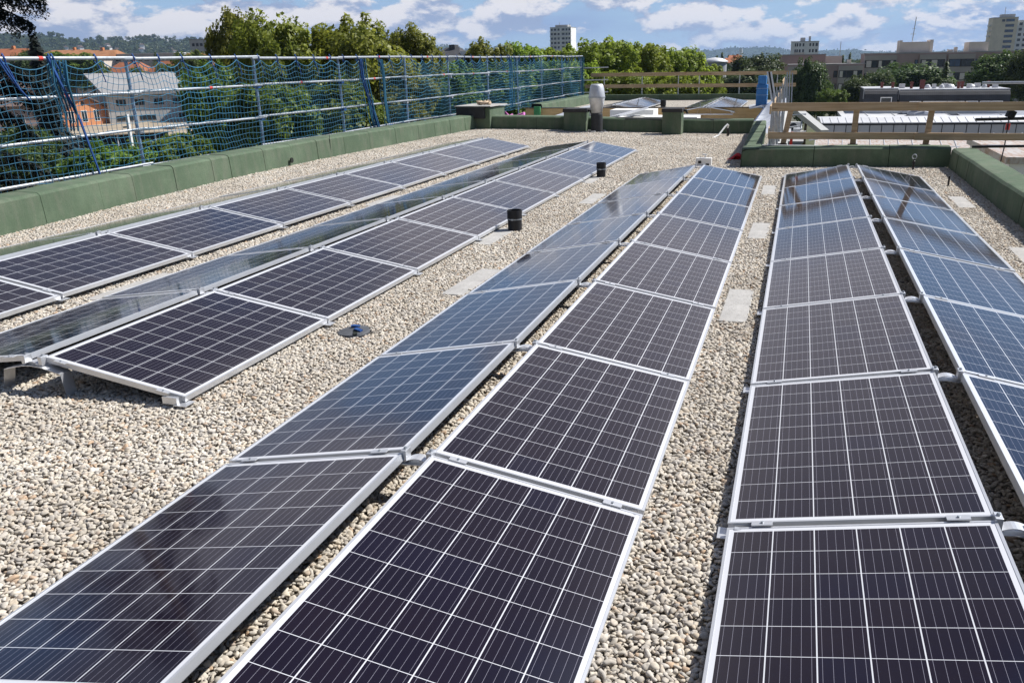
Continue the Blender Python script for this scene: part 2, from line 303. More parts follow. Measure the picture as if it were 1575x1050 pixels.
# ------------------------------------------------------------------ mesh helpers
class MB:
    def __init__(s): s.v = []; s.f = []; s.mi = []; s.cur = 0
    def add(s, vs, fs):
        o = len(s.v); s.v += [tuple(map(float, p)) for p in vs]; s.f += [tuple(i+o for i in f) for f in fs]; s.mi += [s.cur]*len(fs)
    BOXF = [(0, 3, 2, 1), (4, 5, 6, 7), (0, 1, 5, 4), (1, 2, 6, 5), (2, 3, 7, 6), (3, 0, 4, 7)]
    def box(s, x0, x1, y0, y1, z0, z1):
        s.add([(x0, y0, z0), (x1, y0, z0), (x1, y1, z0), (x0, y1, z0), (x0, y0, z1), (x1, y0, z1), (x1, y1, z1), (x0, y1, z1)], s.BOXF); return s
    def hexa(s, p8): s.add(p8, s.BOXF); return s
    def bar(s, p, q, w, h, up=(0, 0, 1)):
        p, q = np.array(p, float), np.array(q, float); d = q-p; d /= np.linalg.norm(d); up = np.array(up, float)
        a = np.cross(d, up); 
        if np.linalg.norm(a) < 1e-6: a = np.array([1., 0, 0])
        a /= np.linalg.norm(a); b = np.cross(a, d); a = a*w/2; b = b*h/2
        s.add([p-a-b, p+a-b, q+a-b, q-a-b, p-a+b, p+a+b, q+a+b, q-a+b], s.BOXF); return s
    def path(s, pts, r, n=8, cap=True):
        pts = [np.array(p, float) for p in pts]; rs = r if isinstance(r, (list, tuple)) else [r]*len(pts); o = len(s.v); fs = []; vs = []
        ref = np.array([.31, .17, .93])
        for i, p in enumerate(pts):
            d = pts[min(i+1, len(pts)-1)]-pts[max(i-1, 0)]; d /= (np.linalg.norm(d)+1e-12)
            rr = ref if abs(d @ ref) < .95 else np.array([1., 0, 0])
            a = np.cross(d, rr); a /= np.linalg.norm(a); b = np.cross(d, a)
            for k in range(n):
                t = 2*math.pi*k/n; vs.append(p+(a*math.cos(t)+b*math.sin(t))*rs[i])
        for i in range(len(pts)-1):
            for k in range(n):
                fs.append((i*n+k, i*n+(k+1) % n, (i+1)*n+(k+1) % n, (i+1)*n+k))
        if cap: fs.append(tuple(range(n-1, -1, -1))); fs.append(tuple((len(pts)-1)*n+k for k in range(n)))
        s.add(vs, fs); return s
    def tube(s, p, q, r, n=10): return s.path([p, q], r, n)
    def lathe(s, prof, c=(0, 0, 0), n=24, cap=True):
        vs, fs = [], []; m = len(prof)
        for k in range(n):
            t = 2*math.pi*k/n
            for r, z in prof: vs.append((c[0]+r*math.cos(t), c[1]+r*math.sin(t), c[2]+z))
        for k in range(n):
            for i in range(m-1):
                a, b = k*m+i, ((k+1) % n)*m+i; fs.append((a, b, b+1, a+1))
        if cap: fs.append(tuple(k*m for k in range(n-1, -1, -1))); fs.append(tuple(k*m+m-1 for k in range(n)))
        s.add(vs, fs); return s
    def prism(s, poly, z0, z1):
        n = len(poly); vs = [(x, y, z0) for x, y in poly]+[(x, y, z1) for x, y in poly]
        s.add(vs, [tuple(range(n-1, -1, -1)), tuple(range(n, 2*n))]+[(i, (i+1) % n, n+(i+1) % n, n+i) for i in range(n)]); return s
    def extr(s, prof, p, q):   # closed (y,z) profile swept straight along local x from p to q is easier as two rings
        n = len(prof); s.add(list(p)+list(q), [tuple(range(n-1, -1, -1)), tuple(range(n, 2*n))]+[(i, (i+1) % n, n+(i+1) % n, n+i) for i in range(n)]); return s
    def mesh(s, name, mats, smooth=False):
        me = bpy.data.meshes.new(name); me.from_pydata(s.v, [], s.f)
        for m in (mats if isinstance(mats, (list, tuple)) else [mats]): me.materials.append(m)
        if isinstance(mats, (list, tuple)): me.polygons.foreach_set('material_index', s.mi)
        if smooth: me.polygons.foreach_set('use_smooth', [True]*len(s.f))
        me.update(); return me
    def build(s, name, mats, parent=None, smooth=False, loc=None, bevel=0):
        o = bpy.data.objects.new(name, s.mesh(name, mats, smooth)); COL.objects.link(o)
        if parent: o.parent = parent
        if loc is not None: o.location = loc
        if bevel:
            b = o.modifiers.new('bevel', 'BEVEL'); b.width = bevel; b.segments = 2; b.limit_method = 'ANGLE'
        return o
def tag(o, label=None, cat=None, group=None, kind=None):
    if label: o['label'] = label
    if cat: o['category'] = cat
    if group: o['group'] = group
    if kind: o['kind'] = kind
    return o
def empty(name, loc, label, cat, group=None, rz=0.0):
    o = bpy.data.objects.new(name, None); COL.objects.link(o); o.location = loc; o.rotation_euler = (0, 0, rz); o.empty_display_size = .2
    return tag(o, label, cat, group)
def link_part(name, me, parent, loc=None, rot=None, scale=None):
    o = bpy.data.objects.new(name, me); COL.objects.link(o); o.parent = parent
    if loc is not None: o.location = loc
    if rot is not None: o.rotation_euler = rot
    if scale is not None: o.scale = scale
    return o
def kids(o): return [c for c in o.children]
def copy_tree(o, parent=None):
    c = o.copy(); COL.objects.link(c)
    if parent: c.parent = parent
    for ch in list(o.children): copy_tree(ch, c)
    return c
ORD = ['first', 'second', 'third', 'fourth', 'fifth', 'sixth', 'seventh', 'eighth', 'ninth', 'tenth', 'eleventh']
# ------------------------------------------------------------------ the roof
TILT = .1745; ST, CT = math.sin(TILT), math.cos(TILT); PL, PITCHY = 1.665, 1.69
#        x of the ridge middle, y of the far end, gravel height, count, name of the row
PAIRS = [(-6.729, 17.604, .0942, 10, 'beside the scaffold net'), (-4.260, 17.649, .0296, 9, 'left of the black pipes'),
         (-1.4055, 13.626, 0.0, 8, 'right of the black pipes'), (1.069, 13.530, .0455, 8, 'beside the right parapet')]
HG = .07    # half the gap at the ridge
def zg(x): return .047+np.interp(x, [-9.6, -6.73, -4.26, -1.41, 1.07, 2.9], [.115, .0942, .0296, 0, .0455, .06])
BY = 23.12   # back parapet
gx = np.array([-11, -9.6, -8, -6.73, -5.5, -4.26, -2.9, -1.41, 0, 1.07, 2, 3.3]); 
m = MB()
for i in range(len(gx)-1):
    for (ya, yb) in ((-3.5, 15.6), (15.6, 23.4)):
        if ya > 15 and gx[i] >= -.3: continue
        a, b = gx[i], gx[i+1]; za, zb = zg(a)-.016, zg(b)-.016
        if a >= -1.5 and ya > 15: b = -.5
        m.add([(a, ya, za), (b, ya, zb), (b, yb, zb), (a, yb, za)], [(0, 1, 2, 3)])
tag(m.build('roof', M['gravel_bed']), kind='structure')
# the building under the roof
m = MB(); m.prism([(-9.75, -6), (3.35, -6), (3.35, 15.7), (-.25, 15.7), (-.25, 44), (-9.75, 44)], -9, -.32)
bd = m.build('building', M['render_grey2']); tag(bd, 'our own pale block carrying the gravel roof and its green parapets', 'building')
# pebbles: one loose mass
def pebbles():
    P = []
    slabs = [(c[0], c[1]) for c in SLABS]
    def fill(x0, x1, y0, y1, sp):
        nx, ny = int((x1-x0)/sp)+1, int((y1-y0)/sp)+1
        X, Y = np.meshgrid(x0+np.arange(nx)*sp, y0+np.arange(ny)*sp); X = X.astype(float); X[1::2] += sp*.5
        X = X.ravel()+rng.uniform(-.42, .42, X.size)*sp; Y = Y.ravel()+rng.uniform(-.42, .42, Y.size)*sp
        keep = np.ones(X.size, bool)
        for (xr, yf, z0, n, _) in PAIRS:      # nothing is seen deep under the panels
            yn = yf-n*PITCHY
            keep &= ~((np.abs(X-xr) < CT+HG-.20) & (np.abs(X-xr) > .30) & (Y < yf-.25) & (Y > yn+.9))
        for (cx, cy) in slabs: keep &= ~((np.abs(X-cx) < .097) & (np.abs(Y-cy) < .49))
        d = np.stack([X, Y, np.zeros_like(X)], 1)-CAM; zz = d @ CF; uu = 787.5+U0+F*(d @ CR)/zz; vv = 525+V0-F*(d @ CU)/zz
        keep &= (zz > .3) & (uu > -260) & (uu < 1800) & (vv < 1330)
        keep &= ~((X > -.55) & (Y > 15.2)) & (X < 2.82)
        keep &= (np.hypot(X+2.92, Y-4.04) > .125) & (np.hypot(X+3.02, Y-8.28) > .085)
        X, Y = X[keep], Y[keep]
        P.append(np.stack([X, Y, zg(X)+rng.uniform(-.006, .008, X.size), np.full(X.size, sp/.0202)], 1))
    fill(-9.25, 2.82, -.2, 6.0, .0198); fill(-9.5, 2.82, 6.0, 11.0, .0212); fill(-9.6, 2.82, 11.0, BY, .025)
    A = np.concatenate(P)
    me = bpy.data.meshes.new('gravel'); me.vertices.add(len(A)); me.vertices.foreach_set('co', A[:, :3].astype(np.float32).ravel())
    at = me.attributes.new('size', 'FLOAT', 'POINT'); at.data.foreach_set('value', (A[:, 3]*np.where(rng.random(len(A)) < .07, rng.uniform(1.15, 1.5, len(A)), rng.uniform(.6, 1.12, len(A)))).astype(np.float32))
    o = bpy.data.objects.new('gravel', me); COL.objects.link(o); tag(o, kind='stuff'); o['label'] = 'pale rounded gravel covering the flat roof'
    g = bpy.data.node_groups.new('gravel_scatter', 'GeometryNodeTree')
    g.interface.new_socket('Geometry', in_out='INPUT', socket_type='NodeSocketGeometry'); g.interface.new_socket('Geometry', in_out='OUTPUT', socket_type='NodeSocketGeometry')
    N, L = g.nodes, g.links; gi = N.new('NodeGroupInput'); go = N.new('NodeGroupOutput')
    join = N.new('GeometryNodeGeometryToInstance')
    for k, sc in enumerate([(1.1, .70, .42), (1, .85, .5), (1.3, .6, .38), (1.0, .8, .36), (1.15, .62, .5), (.9, .72, .40)]):
        ic = N.new('GeometryNodeMeshIcoSphere'); ic.inputs['Radius'].default_value = .0150; ic.inputs['Subdivisions'].default_value = 2
        tr = N.new('GeometryNodeTransform'); L.new(ic.outputs[0], tr.inputs['Geometry']); tr.inputs['Scale'].default_value = sc
        nz = N.new('ShaderNodeTexNoise'); nz.noise_dimensions = '4D'; nz.inputs['W'].default_value = k*3.1; nz.inputs['Scale'].default_value = 42; nz.inputs['Detail'].default_value = 1
        sub = N.new('ShaderNodeVectorMath'); sub.operation = 'SUBTRACT'; L.new(nz.outputs['Color'], sub.inputs[0]); sub.inputs[1].default_value = (.5, .5, .5)
        mul = N.new('ShaderNodeVectorMath'); mul.operation = 'SCALE'; L.new(sub.outputs[0], mul.inputs[0]); mul.inputs['Scale'].default_value = .026
        sp = N.new('GeometryNodeSetPosition'); L.new(tr.outputs[0], sp.inputs['Geometry']); L.new(mul.outputs[0], sp.inputs['Offset'])
        sm = N.new('GeometryNodeSetMaterial'); sm.inputs['Material'].default_value = M['pebble']; L.new(sp.outputs[0], sm.inputs[0])
        ss = N.new('GeometryNodeSetShadeSmooth'); L.new(sm.outputs[0], ss.inputs[0])
        L.new(ss.outputs[0], join.inputs[0])
    iop = N.new('GeometryNodeInstanceOnPoints'); L.new(gi.outputs[0], iop.inputs['Points']); L.new(join.outputs[0], iop.inputs['Instance'])
    iop.inputs['Pick Instance'].default_value = True
    ri = N.new('FunctionNodeRandomValue'); ri.data_type = 'INT'; ri.inputs[4].default_value = 0; ri.inputs[5].default_value = 5; L.new(ri.outputs[2], iop.inputs['Instance Index'])
    rr = N.new('FunctionNodeRandomValue'); rr.data_type = 'FLOAT_VECTOR'; rr.inputs[0].default_value = (-.55, -.55, 0); rr.inputs[1].default_value = (.55, .55, 6.283); L.new(rr.outputs[0], iop.inputs['Rotation'])
    na = N.new('GeometryNodeInputNamedAttribute'); na.data_type = 'FLOAT'; na.inputs['Name'].default_value = 'size'; L.new(na.outputs[0], iop.inputs['Scale'])
    L.new(iop.outputs[0], go.inputs[0])
    md = o.modifiers.new('scatter', 'NODES'); md.node_group = g
    print('pebbles', len(A))
# concrete slabs lying in the gravel: centre x, y
SLABS = [(-.195, 5.42, 'between the two right rows, nearest the camera'), (-.17, 8.75, 'between the two right rows, second from the camera'), (-.18, 12.15, 'between the two right rows, farthest from the camera'),
         (-2.62, 5.75, 'by the low edge of the row right of the pipes, nearest the drain'), (-2.66, 10.9, 'between the two black pipes beside the panel edge'), (-3.12, 7.85, 'left of the nearer black pipe'), (-3.14, 13.0, 'left of the farther black pipe'),
         (2.36, 11.15, 'at the foot of the right parapet, farther one'), (2.42, 7.6, 'at the foot of the right parapet, nearer one'), (-5.50, 4.75, 'between the two left rows, nearest the camera'), (-5.52, 9.9, 'between the two left rows, farther one'),
         (-1.38, 1.05, 'under the ridge gap at the bottom of the picture')]
m = MB(); m.box(-.105, .105, -.5, .5, -.02, .010); slab_me = m.mesh('paving_slab', M['slab'])
for i, (x, y, t) in enumerate(SLABS):
    o = bpy.data.objects.new('paving_slab', slab_me); COL.objects.link(o); o.location = (x, y, float(zg(x))); o.rotation_euler = (0, 0, random.uniform(-.02, .02))
    tag(o, 'flat concrete slab '+t, 'slab', 'concrete ballast slabs in the gravel')
    b = o.modifiers.new('bevel', 'BEVEL'); b.width = .004; b.segments = 2
pebbles()
# ------------------------------------------------------------------ parapets
def parapet(path, h, w, label, seg=.98, side=1, name='parapet', lean=.03, cap=None):
    """felt-covered upstand following the inner base line path [(x,y)], body on the given side of it"""
    pts = [np.array(p, float) for p in path]; root = empty(name, (pts[0][0], pts[0][1], float(zg(pts[0][0]))), label, 'parapet', 'green felt parapets of the roof')
    ox, oy, oz = root.location; body = MB(); core = MB()
    for a, b in zip(pts[:-1], pts[1:]):
        d = b-a; Ln = np.linalg.norm(d); d /= Ln; nrm = np.array([d[1], -d[0]])*side
        def ring(s, inset, j):
            c = a+d*s; z0 = float(zg(c[0]))-.05; hh = h+j
            pr = [(inset, z0), (lean*.35+inset, z0+.05+hh*.5), (lean*.7+inset, z0+.05+hh-.035), (lean+.022+inset, z0+.05+hh-.006), (lean+.05+inset, z0+.05+hh), (w-.03-inset, z0+.05+hh+.012), (w-inset, z0+.05+hh-.02), (w-inset, z0)]
            return [(c[0]+nrm[0]*q-ox, c[1]+nrm[1]*q-oy, z-oz) for q, z in pr]
        core.extr(None or [0]*8, ring(0, .006, -.006), ring(Ln, .006, -.006))
        s = 0.0
        while s < Ln-.02:
            e = min(Ln, s+seg*random.uniform(.82, 1.15))
            if Ln-e < .25: e = Ln
            j1, j2 = random.uniform(-.005, .006), random.uniform(-.005, .006); i1, i2 = random.uniform(-.004, .003), random.uniform(-.004, .003)
            mid = (s+e)/2; g1, g2 = random.uniform(.003, .007), random.uniform(.003, .007)
            A, Bm, Cc = ring(s+g1, i1, j1), ring(mid, (i1+i2)/2-.005, (j1+j2)/2+.003), ring(e-g2, i2, j2); n = 8
            vs = A+Bm+Cc; fs = [tuple(range(n-1, -1, -1)), tuple(range(2*n, 3*n))]
            for q in (0, 1):
                fs += [(q*n+k, q*n+(k+1) % n, (q+1)*n+(k+1) % n, (q+1)*n+k) for k in range(n)]
            if side > 0: fs = [f[::-1] for f in fs]
            body.add(vs, fs); s = e
    core.build('seam_core', M['felt_seam'], root); o = body.build('felt_cover', M['felt'], root)
    if cap:
        cap(root)
    return root
LP = [(-8.2, 3.2), (-8.66, 6.1), (-8.98, 8.9), (-9.2, 11.5), (-9.25, 14.5), (-9.15, 18), (-8.95, BY)]
par_l = parapet(LP, .40, .42, 'long weathered green felt parapet at the foot of the blue netting', 1.15, -1)
parapet([(-9.6, BY), (-1.0, BY)], .37, .32, 'dark green parapet across the back of the gravel behind the metal flue', 1.25, -1)
parapet([(-1.02, BY-.02), (-.82, 15.2)], .34, .36, 'green parapet running back from the corner with the red cloth', .8, -1)
parapet([(-.80, 15.18), (2.78, 15.18)], .35, .34, 'dark green parapet in front of the wooden railing', 1.3, -1)
parapet([(2.76, 15.16), (2.70, 9.5), (2.66, 3.0)], .34, .40, 'green parapet with shaded face along the right edge', .95, -1)
# scupper hole in the left parapet
m = MB(); m.lathe([(.05, 0), (.05, .02)], n=14); o = m.build('scupper', M['felt_seam'], par_l); o.rotation_euler = (0, R(90), 0); o.location = (-9.20+8.2, 13.4-3.2, .12); 
m = MB(); m.tube((0, 0, 0), (0, 0, .62), .006, 6); o = m.build('expansion_rod', M['black_metal'], par_l); o.location = (-9.24+8.2, 15.0-3.2, 0)
# metal capping on the outer edge of the front-right parapet
m = MB(); m.bar((-.45, 15.47, .443), (2.95, 15.47, .443), .10, .006); cp = m.build('edge_flashing', M['metal_zinc']); tag(cp, 'thin zinc flashing along the parapet under the wooden railing', 'flashing')
# ------------------------------------------------------------------ solar panels
m = MB(); fw, fh = .011, .035
m.box(0, 1, -fw, 0, -fh, 0); m.box(0, 1, -PL, -PL+fw, -fh, 0); m.box(0, fw, -PL+fw, -fw, -fh, 0); m.box(1-fw, 1, -PL+fw, -fw, -fh, 0)
m.box(.0, .03, -PL+fw, -fw, -fh, -fh+.002); m.box(.97, 1, -PL+fw, -fw, -fh, -fh+.002)
frame_me = m.mesh('frame', M['alu'])
m = MB(); m.box(fw, 1-fw, -PL+fw, -fw, -.007, -.0018); glass_me = m.mesh('glass', M['cells'])
m = MB(); m.box(.12, .2, -.55, -.45, -.03, -.008); jb_me = m.mesh('junction_box', M['black_pipe'])
def panel(x, y, z, east, label, group, dt=0.0):
    r = empty('solar_panel', (x, y, z), label, 'solar panel', group)
    j = lambda: random.uniform(-.0028, .0028)
    r.rotation_euler = (j(), TILT+dt+j(), 0 if east else math.pi)
    link_part('frame', frame_me, r); link_part('glass', glass_me, r); link_part('junction_box', jb_me, r)
    return r
# mount under each joint of a row
def make_mount():
    r = empty('panel_mount', (0, 0, 0), 'mount', 'panel mount', 'aluminium mounts under the panel joints')
    m = MB(); m.box(-1.0, 1.0, -.03, .03, -.012, .022); m.build('base_rail', M['alu_mount'], r)
    m = MB(); pr = [(-.27, .0), (-.215, .190), (-.075, .222), (0, .228), (.075, .222), (.215, .190), (.235, .0)]; w = .042; th = .004
    for (a, b), (c, d) in zip(pr[:-1], pr[1:]):
        m.hexa([(a, -w, b-th), (c, -w, d-th), (c, w, d-th), (a, w, b-th), (a, -w, b), (c, -w, d), (c, w, d), (a, w, b)])
    m.build('ridge_bracket', M['alu_mount'], r)
    m = MB(); k = 9; cz = [(.045*math.sin(math.pi*(i/(k-1)))) for i in range(k)]
    for i in range(k-1):
        a, c = -.055+.11*i/(k-1), -.055+.11*(i+1)/(k-1); b, d = .232+cz[i]*.35, .232+cz[i+1]*.35
        m.hexa([(a, -.03, b), (c, -.03, d), (c, .03, d), (a, .03, b), (a, -.03, b+.003), (c, -.03, d+.003), (c, .03, d+.003), (a, .03, b+.003)])
    m.build('ridge_strap', M['alu'], r)
    for s in (-1, 1):
        m = MB(); m.box(s*.064-.014, s*.064+.014, -.028, .028, .228, .284); e = m.build('end_clamp', M['alu_mount'], r, bevel=.002)
        m = MB(); m.lathe([(.008, 0), (.008, .008), (.005, .008), (.005, .011)], (s*.064, 0, .284), 6); m.build('bolt', M['galv'], e)
        for q in (.13, .86):
            xx = s*(HG+q*CT); zz = .10+ST*(1-q); dx, dz = s*CT*.042, -ST*.042
            m = MB(); m.bar((xx-dx, 0, zz+dz*-1+.004), (xx+dx, 0, zz+dz+.004), .034, .005); c = m.build('mid_clamp', M['alu'], r)
            m = MB(); m.lathe([(.006, 0), (.006, .007)], (xx, 0, zz+.006), 6); m.build('bolt', M['galv'], c)
        x1 = s*(HG+CT); a, b = sorted((x1-s*.05, x1+s*.038)); m = MB(); m.box(a, b, -.045, .045, .058, .062); a, b = sorted((x1-s*.05, x1-s*.046)); m.box(a, b, -.045, .045, .0, .058)
        a, b = sorted((x1-s*.13, x1-s*.03)); m.box(a, b, -.032, -.010, .062, .104); m.box(a, b, .010, .032, .062, .104)
        m.build('foot_clip', M['alu_mount'], r)
    return r
proto = None
for (xr, yf, z0, n, nm) in PAIRS:
    for k in range(n):
        zz = z0+.10+ST
        panel(xr+HG, yf-k*PITCHY, zz, True, 'solar panel %s from far end, right slope of the row %s' % (ORD[k], nm), 'solar panels of the row '+nm)
        panel(xr-HG, yf-k*PITCHY-PL, zz, False, 'solar panel %s from far end, left slope of the row %s' % (ORD[k], nm), 'solar panels of the row '+nm, -.03 if xr < -6 else -.045 if xr < -3 else 0)
    for k in range(n+1):
        if proto is None: proto = make_mount(); o = proto
        else: o = copy_tree(proto)
        o.location = (xr, yf-k*PITCHY+.0125, z0)
        tag(o, 'aluminium mount at the %s panel joint from far end, row %s' % (ORD[k], nm), 'panel mount', 'aluminium mounts under the panel joints')
    # a slim connecting channel under the ridge is part of nothing else: the cable duct
# ------------------------------------------------------------------ small things on the gravel
def vent(x, y, label, h=.245, r=.085):
    o = empty('vent_pipe', (x, y, float(zg(x))), label, 'vent pipe', 'black vent pipes on the gravel')
    m = MB(); m.lathe([(r, -.03), (r, h*.58), (r*1.06, h*.6), (r*1.06, h), (r*.96, h), (r*.95, h-.1), (0.001, h-.1)], n=28, cap=False); m.build('pipe', M['black_pipe'], o, smooth=False)
    m = MB(); m.lathe([(r*1.02, h*.55), (r*1.075, h*.55), (r*1.075, h*.60), (r*1.02, h*.60)], n=28, cap=False); c = m.build('clamp_band', M['galv'], o)
    m = MB(); m.box(-.012, .012, -r*1.18, -r*1.05, h*.54, h*.61); m.build('screw', M['galv'], c)
    return o
vent(-3.02, 8.28, 'short black vent pipe with steel band, the one nearer the camera'); vent(-3.07, 13.35, 'short black vent pipe with steel band, the one farther away', .25, .078)
# roof drain with a tilted cover
o = empty('roof_drain', (-2.92, 4.04, .035), 'round dark grey drain cover with blue tape lying in the gravel', 'drain')
m = MB(); m.lathe([(.118, -.02), (.122, .005), (.115, .020), (.03, .028), (.001, .029)], n=36); c = m.build('cover', M['drain_grey'], o); c.location = (-.015, 0, .03); c.rotation_euler = (R(3), R(-3), 0)
m = MB(); m.lathe([(.135, -.03), (.135, .01), (.12, .01), (.12, -.03)], n=32, cap=False); m.build('rim', M['rubber'], o)
m = MB(); m.bar((-.06, .10, .052), (.0, .0, .056), .022, .008); m.bar((.0, .0, .056), (.05, -.10, .052), .03, .008); m.build('dark_slot', M['felt_seam'], o)
for (dx, dy, a) in ((-.03, .06, .5), (.035, -.02, -.3)):
    m = MB(); m.box(-.034, .034, -.014, .014, .0, .010); m.box(-.02, .015, -.02, .008, .010, .016); t = m.build('tape_piece', M['blue_strap'], o); t.location = (dx, dy, .060); t.rotation_euler = (R(8), R(6), a)
# anchor eye bolt and a bare black rod
o = empty('anchor_post', (2.14, 14.75, .05), 'black anchor post with steel eye in front of the dark parapet', 'anchor')
m = MB(); m.lathe([(.05, -.02), (.05, .01), (.018, .02), (.018, .17), (.026, .17), (.026, .21), (.012, .22), (.012, .25)], n=14); m.build('post', M['black_metal'], o)
m = MB(); m.path([(.035*math.cos(t), 0, .285+.038*math.sin(t)) for t in np.linspace(-1.4, 4.7, 18)], .009, 8); m.build('eye', M['galv'], o)
m = MB(); m.tube((0, 0, -.02), (0, 0, .20), .014, 10); o = m.build('marker_rod', M['black_metal'], loc=(2.42, 12.75, .055)); tag(o, 'thin black rod standing in gravel by the right parapet', 'rod')
# white box beyond the row right of the pipes
o = empty('inverter_box', (-1.52, 15.45, 0), 'small white box on feet standing in gravel beyond the panel ridge', 'box')
m = MB(); m.box(-.15, .15, -.06, .06, .03, .20); m.build('housing', M['white_paint'], o, bevel=.01)
m = MB(); m.box(-.10, -.04, -.065, -.06, .10, .15); m.box(.05, .11, -.065, -.06, .06, .10); m.build('display', M['rubber'], o)
m = MB(); m.box(-.11, -.05, -.03, .03, -.01, .03); m.box(.05, .11, -.03, .03, -.01, .03); m.build('foot', M['galv'], o)
m = MB(); m.tube((.03, 0, .2), (.03, 0, .27), .012); m.box(-.03, .06, -.02, .02, .25, .275); m.build('sensor', M['white_paint'], o)
# red cloth draped at the corner of the inner parapet
m = MB(); k = 10; vs = []; fs = []
for i in range(k):
    for j in range(k):
        u, v = i/(k-1), j/(k-1); vs.append((-.22+.34*u, -.16+.30*v+.05*math.sin(5*u), .03+.13*math.exp(-((u-.75)**2)*8)*(.6+.4*math.sin(7*v+3*u))+.03*math.sin(9*v)))
n0 = len(vs); vs += [(a, b, c-.02) for a, b, c in vs]
for i in range(k-1):
    for j in range(k-1):
        q = i*k+j; fs += [(q, q+k, q+k+1, q+1), (n0+q, n0+q+1, n0+q+k+1, n0+q+k)]
m.add(vs, fs); o = m.build('cloth', M['red_cloth'], smooth=True, loc=(-.98, 16.6, 0.0)); tag(o, 'crumpled red cloth lying by the corner of the inner parapet', 'cloth')
m = MB(); m.path([(0, 0, 0), (.03, .0, .12), (.0, .0, .26)], .035, 10); o = empty('cable_outlet', (-1.62, 22.3, 0), 'short dark outlet with white bent tube in front of back parapet', 'outlet'); m.build('stub', M['black_pipe'], o)
m = MB(); m.path([(0, 0, .24), (.02, -.02, .33), (.0, -.05, .36), (-.06, -.12, .3), (-.2, -.35, .1), (-.38, -.6, .02)], .022, 8); m.build('tube', M['white_paint'], o)
m = MB(); m.box(-.09, .09, -.05, .05, 0, .03); m.box(-.02, .06, -.03, .03, .03, .05); o = m.build('cable_clip', M['black_metal'], loc=(-2.45, 14.1, .0)); tag(o, 'small black fitting lying flat in gravel beside the far vent pipe', 'fitting')
# chimney-like boxes and the flue
o = empty('roof_hatch', (-9.0, 23.6, .0), 'square green shaft with dark skirt and plank lid beside the netting', 'shaft')
m = MB(); m.box(-.43, .50, -.62, .75, -.02, .76); m.build('upstand', M['felt'], o, bevel=.02)
m = MB(); m.box(-.52, .36, -.70, -.62, .46, .79); m.box(-.52, -.43, -.62, .4, .46, .79); m.build('skirt', M['dark_cap'], o, bevel=.01)
m = MB(); m.box(-.56, .56, -.72, .85, .79, .815); m.build('lid', M['slab'], o)
m = MB(); k = 14
for i in range(k): m.path([(-.2+.4*random.random(), -.12+.24*random.random(), .02), (-.2+.4*random.random(), -.12+.24*random.random(), .05+.06*random.random()), (-.2+.4*random.random(), -.12+.24*random.random(), .03)], .035, 6)
c = m.build('work_glove_heap', simple('beige_cloth', (.55, .42, .30), .9, 0, .3, 6), smooth=True, loc=(-8.85, 23.5, .83)); tag(c, 'beige heap of cloth lying on the lid of the green shaft', 'cloth')
def gbox(x, y, w, d, h, label):
    o = empty('roof_outlet_box', (x, y, 0), label, 'shaft', 'small green shafts at the back parapet')
    m = MB(); m.box(-w/2, w/2, -d/2, d/2, -.02, h-.06); m.build('upstand', M['felt'], o, bevel=.015)
    m = MB(); m.box(-w/2-.02, w/2+.02, -d/2-.03, d/2+.03, h-.10, h); m.build('cap', M['dark_cap'], o, bevel=.012)
    m = MB(); m.path([(w/2+.02, 0, h-.06), (w/2+.10, -.02, h-.07), (w/2+.13, -.02, h-.14)], .03, 8); m.build('hook', M['black_metal'], o)
gbox(-5.90, 23.0, .62, .55, .74, 'narrow green shaft with black cap just left of the metal flue'); gbox(-3.13, 22.75, .52, .5, .75, 'narrow green shaft with black cap standing right of the metal flue')
o = empty('flue', (-5.28, 22.85, 0), 'tall galvanised flue with tapered cowl before the back parapet', 'flue')
m = MB(); m.lathe([(.165, .0), (.165, .58), (.15, .62)], n=24); m.build('base_pipe', M['rubber'], o)
m = MB(); m.lathe([(.15, .62), (.215, .97), (.228, 1.03), (.228, 1.05), (.185, 1.33), (.15, 1.385), (.13, 1.385)], n=28); m.build('cowl', simple('flue_metal', (.60, .61, .63), .5, .5, .15, 6), o, smooth=True)
m = MB(); m.lathe([(.23, 1.025), (.235, 1.025), (.235, 1.055), (.23, 1.055)], n=28); m.build('band', M['galv'], o)
m = MB(); m.lathe([(.30, .04), (.30, .09), (.22, .12), (.17, .12)], n=20); m.build('collar', M['dark_cap'], o)
m = MB()
for i in range(7):
    a = i*.9; m.box(.24*math.cos(a)-.06, .24*math.cos(a)+.06, .24*math.sin(a)-.05, .24*math.sin(a)+.05, .06, .12+.03*(i % 2))
m.build('packing', M['metal_zinc'], o)
